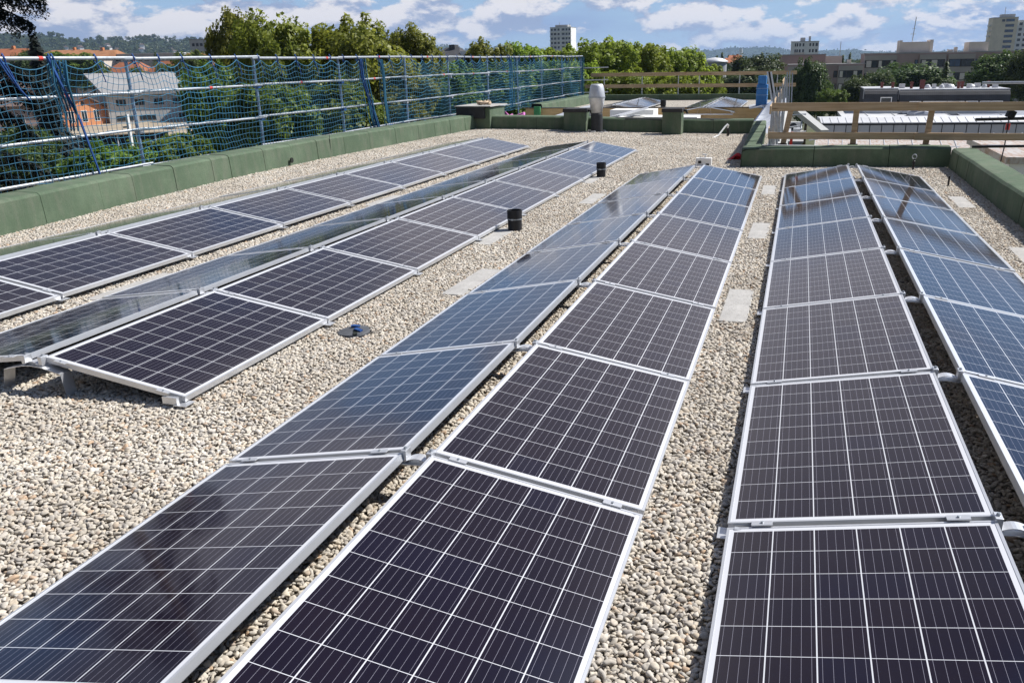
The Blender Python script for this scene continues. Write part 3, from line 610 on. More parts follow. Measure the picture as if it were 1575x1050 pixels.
# ------------------------------------------------------------------ scaffold guard rail and its nets
SX = -9.9; POSTS = [4.0, 7.1, 10.25, 13.6, 16.9, 20.3, 23.5, 26.8, 30.2, 33.2, 36.6, 40.0]
sc = empty('scaffold_guardrail', (SX, 22, 0), 'long galvanised scaffold guardrail with four rails along the left edge', 'scaffold')
for y in POSTS:
    m = MB(); m.tube((0, y-22, -4), (random.uniform(-.03, .03), y-22+random.uniform(-.05, .05), 2.16), .026, 10); p = m.build('post', M['post_blue'], sc)
    m = MB()
    for z in (1.63, 1.05, .5): m.box(-.045, .06, y-22-.05, y-22+.05, z-.04, z+.04)
    m.build('coupler', M['blue_strap'] if random.random() < .5 else M['galv'], p)
for i, z in enumerate((2.13, 1.64, 1.06, .52)):
    for a, b in zip(POSTS[:-1], POSTS[1:]):
        za, zb = z+random.uniform(-.02, .02)+(a-10)*.003, z+random.uniform(-.02, .02)+(b-10)*.003
        m = MB(); m.tube((.05, a-22-.12, za), (.05+(.004 if i else 0), b-22+.12, zb), (.021 if i else .025), 10); ra = m.build('rail', M['galv'], sc)
        if (i < 2 and random.random() < .6):
            t = random.choice((.45, .55, .8)); m = MB(); m.tube((.05, a-22+(b-a)*t, za+(zb-za)*t), (.05, a-22+(b-a)*t+.07, za+(zb-za)*(t+.02)), .0285, 10); m.build('tape', M['red_tape'], ra)
for z in (1.7, 1.15, .6):
    m = MB(); m.tube((.0, 18.0, z), (1.25, 18.35, z+.02), .022, 8); m.build('ledger', M['galv'], sc)
def net(y0, y1, label, seed, z0=.40, z1=2.08, mesh=.10):
    r = random.Random(seed); o = empty('safety_net', (SX+.09, y0, 0), label, 'safety net', 'blue safety nets tied to the scaffold')
    cols = int((y1-y0)/mesh)+1; rows = int((z1-z0)/mesh)+1
    ties = [0.0]
    while ties[-1] < y1-y0: ties.append(ties[-1]+r.uniform(.55, .8))
    ph = [r.uniform(0, 6.28) for _ in range(8)]
    def pt(i, j):
        y = i*mesh; z = z1-j*mesh
        t = 0
        for a, b in zip(ties[:-1], ties[1:]):
            if a <= y < b: t = (y-a)/(b-a); break
        dec = math.exp(-j/4.5); sag = -.12*4*t*(1-t)*dec
        wob = .010*math.sin(y*2.1+ph[0]+j*.35)+.008*math.sin(y*5.3+ph[1]+j*.8)+.007*math.sin(y*11+ph[2]+j*1.7)
        yy = y+.03*math.sin(z*5+ph[3]+y*.7)+.02*math.sin(z*11+y*3+ph[4])
        return (.035*math.sin(y*1.7+z*2.2+ph[5])+.02*math.sin(y*4.1+ph[6]), yy, z+sag+wob*(.3+min(1, j/5))+.02)
    m = MB()
    for j in range(rows+1): m.path([pt(i, j) for i in range(cols)],   .0075 if j == 0 else .0042, 4, False)
    for i in range(cols): m.path([pt(i, j) for j in range(rows+1)], .0040, 4, False)
    m.build('mesh_cords', M['net'], o)
    m = MB()
    for t in ties[:-1]:
        if t > y1-y0: continue
        z = pt(int(t/mesh), 0)[2]
        m.path([(-.02, t, z-.02), (-.075, t, 2.12+.003*(y0+t-10)), (-.04, t+.01, 2.19+.003*(y0+t-10)), (.0, t, 2.13+.003*(y0+t-10)), (-.01, t, z-.02)], .011, 5)
        if r.random() < .6: m.path([(0, t, z), (.03, t+.03, z-.13), (.02, t+.08, z-.26)], .008, 5)
    m.build('ties', M['blue_strap'], o)
    return o
def bundle(o, pts, name='gathered_edge', n=7, sp=.035, mat='net'):
    m = MB(); r = random.Random(len(pts)+n)
    for k in range(n):
        a, b, c = r.uniform(-sp, sp), r.uniform(-sp, sp), r.uniform(0, 6)
        m.path([(p[0]+a*.6, p[1]+b+.012*math.sin(i*1.3+c), p[2]) for i, p in enumerate(pts)], r.uniform(.008, .014), 5)
    return m.build(name, M[mat], o)
na = net(3.2, 8.95, 'blue safety net in front of the spruce, leftmost on the scaffold', 1)
nb = net(8.75, 17.75, 'blue safety net over the brick house and leafy trees', 2)
nc = net(18.75, 29.2, 'blue green safety net behind the long parapet, right of the open gap', 3)
nd = net(29.0, 40.0, 'blue green safety net farthest away behind the green shaft', 4)
bundle(na, [(.02, 5.55, 2.1), (.03, 5.52, 1.8), (.02, 5.6, 1.4), (.02, 5.56, 1.15)], n=9, sp=.14)
bundle(na, [(.04, 5.4, 2.15), (.05, 5.5, 1.85), (.05, 5.75, 1.3), (.05, 5.85, .9), (.04, 5.95, .5), (.04, 6.0, .35)], n=3, sp=.022, mat='blue_strap')
bundle(na, [(.03, 4.62, 2.16), (.04, 4.72, 1.95), (.03, 4.85, 1.75), (.02, 5.0, 1.6)], n=3, sp=.025, mat='blue_strap')
bundle(nb, [(.03, 9.0, 2.12), (.03, 9.05, 1.7), (.03, 9.2, 1.2), (.04, 9.25, .8), (.03, 9.45, .45)], n=6, sp=.10)
bundle(nb, [(.03, 8.95, 2.12), (.02, 9.0, 1.7), (.04, 9.35, 1.0), (.05, 9.6, .52), (.05, 10.0, .42), (.04, 10.3, .55)], n=7, sp=.04, mat='blue_strap')
bundle(nc, [(.02, .05, 2.1), (.02, .12, 1.7), (.02, .1, 1.1), (.02, .2, .6)], n=6, sp=.06)
bundle(nc, [(.02, 10.3, 2.2), (.02, 10.35, 1.7), (.02, 10.3, 1.0), (.02, 10.3, .5)], n=8, sp=.12); bundle(nd, [(.02, 10.9, 2.2), (.02, 10.95, 1.7), (.02, 10.9, 1.0), (.02, 10.9, .5)], n=8, sp=.08)
# ------------------------------------------------------------------ wooden railing in front of the right-hand view
wr = empty('wooden_railing', (1.2, 15.66, .3), 'near wooden railing of two pine boards on short posts above dark parapet', 'railing')
for (x, lean) in ((-.03, .10), (1.17, .01), (2.43, .035), (4.25, .03)):
    m = MB(); m.bar((x-1.2-lean*.6, .04, 0.08), (x-1.2+lean*.6, .04, .86), .10, .06, (0, 1, 0)); p = m.build('post', M['pine_post'], wr, bevel=.004)
    m = MB(); m.box(x-1.2-lean*.6-.085, x-1.2-lean*.6+.085, -.01, .10, .04, .155); m.build('shoe', M['rubber'], p)
for (z, h, x0) in ((.815, .148, -.33), (.302, .125, -.36)):
    m = MB(); m.bar((x0-1.2, -.015, z+.0), (3.0-1.2, -.02, z+.004), .028, h); m.build('board', M['pine'], wr, bevel=.003)
    m = MB(); m.bar((2.2-1.2, -.046, z-.004), (5.6-1.2, -.05, z+.006), .028, h*.97); m.build('board', M['pine'], wr, bevel=.003)
# steel-post railing along the inner edge towards the back
gr = empty('steel_post_railing', (-.33, 23, 0), 'railing of many steel posts and pale boards running away along the inner edge', 'railing')
for i, y in enumerate([15.75, 16.0, 17.2, 18.6, 20.2, 22.0, 24.0, 26.2, 28.6, 31.0]):
    m = MB(); x = .02*math.sin(i*3.1); m.bar((x-.02, y-23, -.3), (x+.01, y-23, 1.12+.2*(i > 5)), .035, .03, (0, 1, 0)); m.build('post', M['galv'], gr)
m = MB(); m.bar((-.04, 16.2-23, 1.03), (-.04, 26-23, 1.06), .03, .15); m.build('board', M['pine'], gr)
m = MB(); m.bar((-.04, 16.2-23, .62), (-.04, 26-23, .62), .03, .15); m.build('board', M['pine'], gr)
m = MB(); m.bar((-.06, 27-23, 1.25), (-.06, 31-23, 1.3), .03, .15); m.build('board', M['pine'], gr)
for (u0, v0, u1, v1, y) in ((1189, 226, 1190, 143, 17.0), (1194, 224, 1196, 139, 18.0), (1198, 218, 1200, 133, 19.4), (1203, 212, 1205, 137, 20.4), (1206, 165, 1208, 118, 26.5), (1210, 165, 1211, 111, 27.6), (1213, 165, 1215, 109, 28.6), (1217, 165, 1219, 112, 29.0)):
    m = MB(); m.bar(aty(u0, v0, y), aty(u1, v1, y+.15), .04, .04, (0, 1, 0)); o = m.build('steel_post', M['galv']); tag(o, 'loose galvanised steel post leaning in the bunch beside the wooden railing', 'post', 'loose steel posts by the railing')
m = MB(); m.bar((0, 0, -.4), (.05, 0, .62), .055, .03, (0, 1, 0)); o = m.build('red_post', M['red_tape'], loc=(.02, 16.3, .0)); tag(o, 'short red and white marker strip between the steel posts', 'strip')
# film draped over the step to the back roof
m = MB(); k = 12; vs = []; fs = []
for i in range(k):
    for j in range(k):
        u, v = i/(k-1), j/(k-1); vs.append((-1.25+.75*u+.25*v, 24+6.5*v, -.12+(.62*v+.25*u*v)+.05*math.sin(7*u+5*v)))
n0 = len(vs); vs += [(a, b, c-.01) for a, b, c in vs]
for i in range(k-1):
    for j in range(k-1): q = i*k+j; fs += [(q, q+k, q+k+1, q+1), (n0+q, n0+q+1, n0+q+k+1, n0+q+k)]
m.add(vs, fs); o = m.build('plastic_sheet', M['sheet'], smooth=True); tag(o, 'pale plastic sheet draped down at right end of the plywood edge', 'sheet')
# ------------------------------------------------------------------ the back roof
RZ = .13
m = MB(); m.box(-9.7, -.45, 31.05, 43.3, -.3, RZ); tag(m.build('rear_roof', M['far_gravel']), kind='structure')
m = MB(); m.box(-9.7, -.6, 23.5, 31.0, -.32, -.14); tag(m.build('lower_roof', M['metal_zinc']), kind='structure')
m = MB(); m.box(-9.85, -.72, 30.9, 31.05, -.2, .345); o = m.build('plywood_edge', M['ply'], bevel=.003); tag(o, 'long plywood edge board in front of the back roof', 'board')
m = MB(); m.box(-10.2, -.62, 30.86, 31.12, .347, .37); o = m.build('edge_flashing', M['dark_cap']); tag(o, 'thin dark flashing on top of the plywood edge board', 'flashing')
o = parapet([(-9.25, 31.1), (-9.3, 42.7)], .34, .42, 'pale green parapet along the left side of the back roof', 1.2, -1)
m = MB(); m.box(-9.7, -.9, 42.7, 43.05, 0, .40); o = m.build('parapet', M['felt'], bevel=.02); tag(o, 'dark green parapet along the far edge of the back roof', 'parapet', 'green felt parapets of the roof')
br = empty('back_railing', (-5, 43.0, .3), 'far railing of two pine boards on thin steel posts behind the back roof', 'railing')
for x in (-9.43, -7.5, -5.69, -4.67, -2.73, -.96):
    m = MB(); m.tube((x+5, .05, 0), (x+5, .05, 1.12), .028, 8); m.build('post', M['galv'], br)
for z, x0, x1 in ((1.05, -10.1, -.08), (.50, -10.4, -.08)):
    m = MB(); m.bar((x0+5, -.01, z), (-5.2+5, -.01, z), .03, .17); m.build('board', M['pine'], br)
    m = MB(); m.bar((-5.3+5, -.045, z-.004), (x1+5, -.045, z-.008), .03, .165); m.build('board', M['pine'], br)
for (xr, yf, n, nm) in ((-6.75, 39.2, 4, 'left row on the back roof'), (-3.1, 39.2, 5, 'right row on the back roof')):
    for k in range(n):
        panel(xr+HG, yf-k*PITCHY, RZ+.10+ST, True, 'solar panel %s from far end, right slope of the %s' % (ORD[k], nm), 'solar panels on the back roof')
        panel(xr-HG, yf-k*PITCHY-PL, RZ+.10+ST, False, 'solar panel %s from far end, left slope of the %s' % (ORD[k], nm), 'solar panels on the back roof')
    for k in range(n+1):
        o = copy_tree(proto); o.location = (xr, yf-k*PITCHY+.0125, RZ)
        tag(o, 'aluminium mount at the %s panel joint from far end, %s' % (ORD[k], nm), 'panel mount', 'aluminium mounts under the panel joints')
m = MB(); m.lathe([(.10, -.02), (.10, .2), (.11, .2), (.11, .40), (.10, .40)], n=18); o = m.build('vent_pipe', M['black_pipe'], loc=(-4.95, 33.2, RZ)); tag(o, 'short black vent pipe on the back roof beside its left panel row', 'vent pipe')
# foam boards on the lower roof
for i, (u0, u1, v, y, h, lab) in enumerate(((938, 1005, 182, 29.0, .22, 'white foam board lying flat behind the back parapet, largest'), (968, 1072, 187, 27.2, .10, 'thin white foam board in front of the plywood edge'), (940, 985, 187, 26.6, .10, 'small white foam board close behind the flue'))):
    a, b = aty(u0, v, y), aty(u1, v, y); m = MB(); m.box(0, b[0]-a[0], 0, 1.0, 0, h+.30); o = m.build('foam_board', M['foam'], loc=(a[0], y, -.14), bevel=.01); tag(o, lab, 'foam board', 'white foam boards')
a = aty(962, 182, 26.8); o = empty('metal_profile_stack', (a[0], 26.8, .30), 'bundle of bright metal profiles lying slanted across the foam boards', 'profiles')
for i in range(5):
    m = MB(); m.bar((-.30+i*.07, -1.0, .02+.012*i), (.22+i*.07, 1.3, .14+.012*i), .06, .05); m.build('profile', M['alu'], o)
m = MB(); k = 16; vs = []; fs = []
for i in range(k):
    for j in range(k):
        u, v = i/(k-1), j/(k-1); vs.append((-8.6+2.4*u, 24.6+3.2*v, -.12+.62*(1-abs(2*v-1))*(.35+.65*u)+.05*math.sin(8*u+3*v)*v+.22*u))
n0 = len(vs); vs += [(a, b, -.14) for a, b, c in vs]
for i in range(k-1):
    for j in range(k-1): q = i*k+j; fs += [(q, q+k, q+k+1, q+1), (n0+q, n0+q+1, n0+q+k+1, n0+q+k)]
m.add(vs, fs); o = m.build('plastic_sheet', M['sheet'], smooth=True); tag(o, 'white film heaped behind the back parapet next to the left shaft', 'sheet')
m = MB()
for i in range(9): m.path([(-9.0+.9*random.random(), 24.9+.5*random.random(), .0), (-9.0+.9*random.random(), 25+.5*random.random(), .34+.14*random.random()), (-9.0+.9*random.random(), 25+.5*random.random(), .22)], .07, 6)
o = m.build('wrapping', M['pink'], smooth=True); tag(o, 'crumpled pink wrapping behind the back parapet', 'wrapping')
m = MB(); m.box(-.12, .12, -.05, .05, 0, .42); o = m.build('green_offcut', simple('bright_green_panel', (.05, .22, .08), .7), loc=(-9.35, 30.75, .0)); tag(o, 'small bright green board at left end of plywood edge', 'board')
# blue bag and leaning profiles at the right end of the back roof
o = empty('blue_bag', (-1.12, 30.6, .36), 'tall blue plastic bag standing at the right end of the plywood edge', 'bag')
m = MB(); m.prism([(-.20, -.12), (.17, -.14), (.19, .12), (-.18, .14)], 0, .78); m.prism([(-.17, -.10), (.12, -.12), (.14, .1), (-.14, .11)], .78, 1.06); m.build('sack', M['blue_plastic'], o, bevel=.03)
m = MB(); m.box(-.215, .195, -.15, .15, .42, .435); m.box(-.215, .195, -.15, .15, .64, .655); m.build('strap', simple('pale_strap', (.3, .42, .55), .7), o)
o = empty('leaning_profiles', (-.75, 30.4, .1), 'pair of pale metal profiles leaning beside the blue bag', 'profiles')
for i in range(3):
    m = MB(); m.bar((.20-.06*i, -.03*i, .1), (-.12-.06*i, .02, 1.45), .055, .05, (0, 1, 0)); m.build('profile', M['alu'] if i != 1 else M['black_metal'], o)
m = MB(); vs = [(-1.5, 30.2, .36), (-1.0, 30.1, .46), (-.55, 30.2, .50), (-.6, 31.2, .55), (-1.1, 31.3, .5), (-1.6, 31.2, .42)]; m.add(vs+[(a, b, c-.02) for a, b, c in vs], [(0, 1, 2, 3, 4, 5), (11, 10, 9, 8, 7, 6)]+[(i, i+6, (i+1) % 6+6, (i+1) % 6) for i in range(6)]); o = m.build('tarpaulin', M['metal_zinc']); tag(o, 'grey tarpaulin scrap lying at the foot of the blue bag', 'tarpaulin')
# ------------------------------------------------------------------ things at the right edge of the view
m = MB(); a, b = aty(1495, 226, 15.0), aty(1640, 224, 14.6); m.tube(a, b, .022, 10); o = m.build('scaffold_tube', M['black_metal']); tag(o, 'dark tube lying across the outer corner of the right parapet', 'tube')
lf = empty('hoist_hook', tuple(aty(1546, 186, 17.5)), 'black hoist arm with thin rope and red hook beyond the railing', 'hoist'); hx = lf.location
def loc(u, v, y): return tuple(np.array(aty(u, v, y))-np.array(hx))
m = MB(); m.tube(loc(1500, 184, 17.5), loc(1640, 181, 17.5), .03, 8); m.build('arm', M['black_metal'], lf)
m = MB(); m.tube(loc(1552, 181, 17.5), loc(1558, 170, 17.5), .09, 8); m.build('clamp', M['black_metal'], lf)
m = MB(); m.path([loc(1551, 186, 17.5), loc(1549, 200, 17.4), loc(1545, 225, 17.3), loc(1538, 253, 17.2)], .012, 6); m.build('rope', M['black_metal'], lf)
m = MB(); m.tube(loc(1551, 190, 17.5), loc(1549, 200, 17.5), .04, 8); m.build('hook', M['red_tape'], lf)
# ------------------------------------------------------------------ foliage
def crown_mesh(name, seed, mat, nc=150, nl=95, leaf=.052, lump=.28, flat=1.0, clump=.15):
    g = np.random.default_rng(seed); V = []; Fc = []; T = []
    d = g.normal(size=(nc, 3)); d /= np.linalg.norm(d, axis=1)[:, None]
    ph = g.uniform(0, 6.28, 6); d /= (np.abs(d)**2.7).sum(1)[:, None]**(1/2.7)
    lumpy = 1+lump*(np.sin(3*d[:, 0]+ph[0])*np.sin(4*d[:, 2]+ph[1])+.6*np.sin(6*d[:, 1]+ph[2]))
    rad = (.35+.65*g.random(nc)**.5)*lumpy*.85
    c = d*rad[:, None]; c[:, 2] *= flat
    for k in range(nc):
        n = int(nl*g.uniform(.5, 1.4)); cs = clump*g.uniform(.6, 1.3)
        e_ = g.normal(size=(n, 3)); e_ *= (np.minimum(np.linalg.norm(e_, axis=1), 1.5)/np.linalg.norm(e_, axis=1))[:, None]; p = c[k]+e_*cs*np.array([.9, .9, 1.15])
        out = d[k]+g.normal(size=(n, 3))*.8+np.array([0, 0, .5]); out /= np.linalg.norm(out, axis=1)[:, None]
        a = np.cross(out, g.normal(size=(n, 3))); a /= np.linalg.norm(a, axis=1)[:, None]; b = np.cross(out, a)
        s = leaf*g.uniform(.55, 1.25, n)[:, None]; base = len(V)*4
        q = np.stack([p-a*s, p-b*s*.62+out*s*.2, p+a*s, p+b*s*.62+out*s*.2], 1).reshape(-1, 3)
        V.append(q); T.append(np.repeat(np.clip(g.normal(.5, .22, n)+g.uniform(-.25, .25), 0, 1), 4))
    V = np.concatenate(V); T = np.concatenate(T); nq = len(V)//4
    me = bpy.data.meshes.new(name); me.vertices.add(len(V)); me.vertices.foreach_set('co', V.astype(np.float32).ravel())
    me.loops.add(nq*4); me.loops.foreach_set('vertex_index', np.arange(nq*4, dtype=np.int32)); me.polygons.add(nq)
    me.polygons.foreach_set('loop_start', np.arange(nq, dtype=np.int32)*4); me.polygons.foreach_set('loop_total', np.full(nq, 4, np.int32))
    at = me.attributes.new('tone', 'FLOAT', 'POINT'); at.data.foreach_set('value', T.astype(np.float32)); me.materials.append(mat); me.update(); me.validate()
    return me, c
CROWN = {}
for nm, mt, args in (('plane', 'leaf_plane', dict(nc=340, nl=95, leaf=.050, lump=.34, clump=.105)), ('lime', 'leaf_lime', dict(nc=340, nl=85, leaf=.050, clump=.105)), ('dark', 'leaf_dark', dict(nc=320, nl=90, leaf=.045, lump=.2, clump=.11)), ('hedge', 'leaf_hedge', dict(nc=340, nl=85, leaf=.050, clump=.105))):
    CROWN[nm] = [crown_mesh('crown', 11+7*i+len(nm), M[mt], **args) for i in range(2 if nm != 'plane' else 3)]
def trunk_part(o, zc, rz, rx, cen, seed):
    r = random.Random(seed); m = MB(); tr = max(.12, rx*.07)
    m.path([(0, 0, 0), (.05, .03, zc*.4), (.0, .05, zc), (.02, 0, zc+rz*.5)], [tr*1.3, tr, tr*.8, tr*.35], 8)
    m.build('trunk', M['bark'], o, smooth=True)
    m = MB()
    for k in range(12):
        c = cen[r.randrange(len(cen))]; e = (c[0]*rx*.85, c[1]*rx*.85, zc+c[2]*rz*.85); s = (0, 0, zc-rz*.7*r.random())
        m.path([s, (e[0]*.5, e[1]*.5, (s[2]+e[2])*.5+.1*rz), e], [tr*.5, tr*.3, tr*.1], 5)
    m.build('limbs', M['bark'], o, smooth=True)
NTREE = [0]
def tree(u, v, ru, rv, y, kind, label, group='broadleaf trees around the block', ground=-9.0, name='broadleaf_tree'):
    """crown seen at pixel (u,v) with pixel radii, y metres away; stands on the ground"""
    p = aty(u, v, y); s = depth(p)/F; rx, rz = ru*s, rv*s; NTREE[0] += 1
    o = empty(name, (p[0], p[1], ground), label, 'tree', group)
    me, cen = CROWN[kind][NTREE[0] % len(CROWN[kind])]; zc = p[2]-ground
    trunk_part(o, zc, rz, rx, cen, NTREE[0])
    link_part('crown', me, o, (0, 0, zc), (0, 0, NTREE[0]*2.4), (rx, rx, rz))
    return o
G = 'street trees behind the netting'
for a in ((432, 128, 66, 92, 40, 'plane', 'tall broad plane tree left of centre rising highest above the scaffold rail'), (372, 118, 42, 84, 44, 'plane', 'slender plane tree at left end of the tall group'),
          (560, 122, 76, 84, 42, 'plane', 'tall rounded plane tree, right one of the high pair'), (636, 112, 44, 62, 46, 'plane', 'lower plane tree at the right shoulder of the tall group'), (505, 140, 55, 80, 50, 'plane', 'plane tree filling the gap between the two tall crowns'),
          (745, 112, 36, 46, 60, 'plane', 'small isolated plane tree above the rail near the middle'), (692, 150, 52, 52, 50, 'hedge', 'low green tree behind the net below the dark roofed house'),
          (338, 182, 52, 78, 33, 'hedge', 'bushy green tree behind net beside the grey hall'), (415, 205, 75, 72, 30, 'hedge', 'dense green tree low behind the net, left of centre'), (520, 195, 75, 70, 33, 'hedge', 'dense green tree low behind the net under the tall pair'),
          (612, 175, 60, 60, 40, 'plane', 'olive tree seen through the open gap in the netting'), (770, 150, 55, 50, 58, 'hedge', 'green tree low behind the far netting, left of the shaft'), (850, 150, 55, 52, 62, 'hedge', 'green tree low behind the far end of the netting'),
          (165, 272, 66, 50, 21, 'hedge', 'leafy shrub top just above the parapet at lower left'), (268, 250, 62, 42, 25, 'hedge', 'leafy shrub top behind parapet right of the leaning post'),
          (795, 112, 40, 42, 70, 'lime', 'light green lime tree left of the white apartment tower'), (858, 112, 48, 42, 74, 'lime', 'light green lime tree right under the white apartment tower'), (925, 112, 52, 48, 68, 'lime', 'light green lime tree just right of the scaffold end'),
          (985, 112, 52, 48, 72, 'lime', 'light green lime tree behind the far pine railing, middle'), (1045, 122, 48, 44, 76, 'lime', 'light green lime tree behind the far pine railing, right'), (1088, 130, 26, 34, 80, 'lime', 'small lime tree beside the round grey building'), (892, 150, 45, 50, 62, 'lime', 'lime tree low beyond the scaffold end'), (955, 150, 55, 45, 60, 'lime', 'lime tree low between the boards of the far railing'), (1030, 155, 50, 40, 62, 'lime', 'lime tree low behind right half of the far railing')):
    tree(*a, group=G)
G2 = 'trees in front of the apartment blocks'
for a in ((1165, 108, 46, 24, 150, 'dark', 'wide dark tree left of the brown apartment block'), (1140, 138, 48, 26, 120, 'dark', 'dark tree behind the boards of the far railing by the blue bag'), (1192, 135, 30, 26, 125, 'dark', 'dark tree just behind the steel posts'),
          (1243, 142, 30, 44, 118, 'dark', 'tall dark tree against the wall of the brown block'), (1278, 158, 22, 20, 105, 'hedge', 'small mid green tree below the brown block'), (1322, 152, 32, 30, 112, 'dark', 'dark tree left of the slate roofed building'), (1396, 128, 64, 30, 150, 'dark', 'big round dark tree behind the slate roofed building'),
          (1540, 122, 46, 36, 125, 'dark', 'big dark tree at the right edge before the block'), (1590, 112, 40, 40, 118, 'dark', 'dark tree cut by the right edge of the picture'), (1510, 140, 25, 22, 128, 'dark', 'low dark tree beside the chimneys'), (1350, 135, 30, 24, 140, 'dark', 'dark tree left part of the round group behind slate roof'), (1440, 140, 26, 18, 135, 'dark', 'low dark bush under the conifer')):
    tree(*a, group=G2)
G3 = 'trees among the houses on the left'
for a in ((100, 108, 48, 26, 190, 'hedge', 'yellow green tree before the long orange roofs'), (52, 112, 30, 28, 190, 'dark', 'dark tree left of the orange roofs'), (255, 114, 18, 14, 190, 'hedge', 'small tree before the red roofed house'), (140, 112, 26, 20, 195, 'hedge', 'tree left of the red roofed house'), (300, 112, 28, 32, 150, 'hedge', 'tree under the white block at upper left'), (214, 118, 14, 14, 190, 'hedge', 'small tree splitting the red roof in two'),
          (35, 236, 50, 44, 55, 'dark', 'dark tree low at left in front of the brown roofed house'), (72, 212, 28, 16, 95, 'dark', 'dark bush left of the brick house'), (20, 250, 46, 34, 34, 'dark', 'dark shrub low behind the leftmost net'), (318, 135, 34, 28, 75, 'hedge', 'tree at the right end of the grey hall'), (314, 165, 24, 28, 70, 'hedge', 'green tree covering the right corner of the grey hall')):
    tree(*a, group=G3)
# spruces
def spray(m, p, ln, r, n=26, w=.05):
    for k in range(n):
        t = k/n; a = r.uniform(0, 6.28); q = np.array(p)+np.array([r.uniform(-w, w), r.uniform(-w, w), -ln*t]); s = w*(1.5-t)*r.uniform(.6, 1.2)
        e = q+np.array([math.cos(a)*s, math.sin(a)*s, -s*.8]); b = np.array([-math.sin(a), math.cos(a), 0])*.02
        m.add([q-b, q+b, e+b*.4, e-b*.4], [(0, 1, 2, 3)])
def big_spruce():
    p0 = aty(-72, 100, 13.0); o = empty('spruce_tree', (p0[0], p0[1], -9), 'dark drooping spruce with branches hanging in at the left edge', 'tree'); r = random.Random(3)
    m = MB(); m.path([(0, 0, 0), (0, 0, 9), (.1, 0, 17)], [.32, .24, .06], 10); m.build('trunk', M['bark'], o, smooth=True)
    def br(me, z, az, ln, droop, dens=22, ls=.55):
        d = np.array([math.cos(az), math.sin(az), 0]); pts = []
        for k in range(9):
            t = k/8; pts.append(np.array([0, 0, z])+d*ln*t+np.array([0, 0, .25*math.sin(t*2.2)*ln*.3-droop*t*t]))
        me.path(pts, [.035*(1-i/9)+.006 for i in range(9)], 5)
        for k in range(dens):
            t = .25+.75*k/dens; i = min(7, int(t*8)); q = pts[i]+(pts[i+1]-pts[i])*(t*8-i); side = np.array([-d[1], d[0], 0])*r.uniform(-.28, .28)*(1.15-t)
            spray(me, q+side, ls*r.uniform(.5, 1.1)*(1.1-.4*t), r, 30, .055)
    m = MB(); az0 = math.atan2(CR[1], CR[0])
    for (z, ln, dr, n) in ((12.5, 2.35, .35, 50), (12.9, 2.5, .2, 50), (12.2, 2.1, .5, 46), (13.4, 2.7, .35, 46), (12.7, 2.0, .4, 40)): br(m, z, az0+r.uniform(-.3, .3), ln, dr, n, .62)
    for (z, ln, dr, n) in ((11.2, 1.75, .5, 44), (10.8, 1.8, .7, 44), (10.4, 1.6, .8, 40), (10.9, 1.6, .5, 40), (9.4, 1.4, .6, 30), (9.0, 1.7, .7, 40), (8.6, 1.8, .8, 40), (8.1, 1.75, .7, 40)): br(m, z+r.uniform(-.05, .05), az0+r.uniform(-.35, .35), ln, dr, n, .5)
    for k in range(44): br(m, r.uniform(3, 16.2), az0+math.pi+r.uniform(-2.0, 2.0), r.uniform(1.4, 2.8), r.uniform(.5, 1.1), 18, .5)
    m.build('branches', M['needle'], o)
big_spruce()
def conifer(u, vt, vb, y, wpx, label, mat='leaf_dark', name='conifer_tree', group=None, n=700):
    t, b = aty(u, vt, y), aty(u, vb, y); s = depth(t)/F; h = t[2]-b[2]; w = wpx*s; r = random.Random(int(u*7)); z0 = b[2]+9
    o = empty(name, (t[0], t[1], -9), label, 'tree', group); m = MB(); m.path([(0, 0, 0), (0, 0, z0+h*.95)], [w*.1+.06, .02], 6); m.build('trunk', M['bark'], o)
    m = MB()
    for k in range(n):
        f = r.random()**.7; z = z0+h*(1-f); rad = w*f*(.35+.65*r.random())*(.85+.3*math.sin(z*6/h*3)); a = r.uniform(0, 6.28)
        q = np.array([math.cos(a)*rad, math.sin(a)*rad, z]); L_ = h*(.055 if n < 1000 else .035)*r.uniform(.6, 1.3); e = q+np.array([math.cos(a)*L_, math.sin(a)*L_, -L_*.7]); bb = np.array([-math.sin(a), math.cos(a), 0])*L_*.4
        m.add([q-bb*.5, q+bb*.5, e+bb, e-bb], [(0, 1, 2, 3)])
    c = m.build('crown', M[mat], o); at = c.data.attributes.new('tone', 'FLOAT', 'POINT'); at.data.foreach_set('value', [r.random() for _ in range(len(m.v))])
conifer(1457, 93, 150, 138, 15, 'dark pointed conifer in front of the brown apartment windows')
conifer(50, 54, 268, 60, 46, 'dark spruce with pointed top left of the orange roofs', 'needle', n=2600); conifer(238, 80, 102, 180, 12, 'small dark conifer before the red roofs')
for i, (u, vt, w) in enumerate(((654, 67, 4), (660, 71, 3), (674, 73, 4), (1103, 85, 4), (1111, 80, 4.5), (1121, 84, 3.5), (1128, 83, 3), (1134, 84, 3), (1148, 86, 3), (1172, 80, 3.2), (1308, 80, 5), (1297, 84, 4))):
    conifer(u, vt, vt+40, 330, w, 'narrow dark conifer far off, number %s counting from the left' % (['one', 'two', 'three', 'four', 'five', 'six', 'seven', 'eight', 'nine', 'ten', 'eleven', 'twelve'][i]), group='far conifers on the skyline')
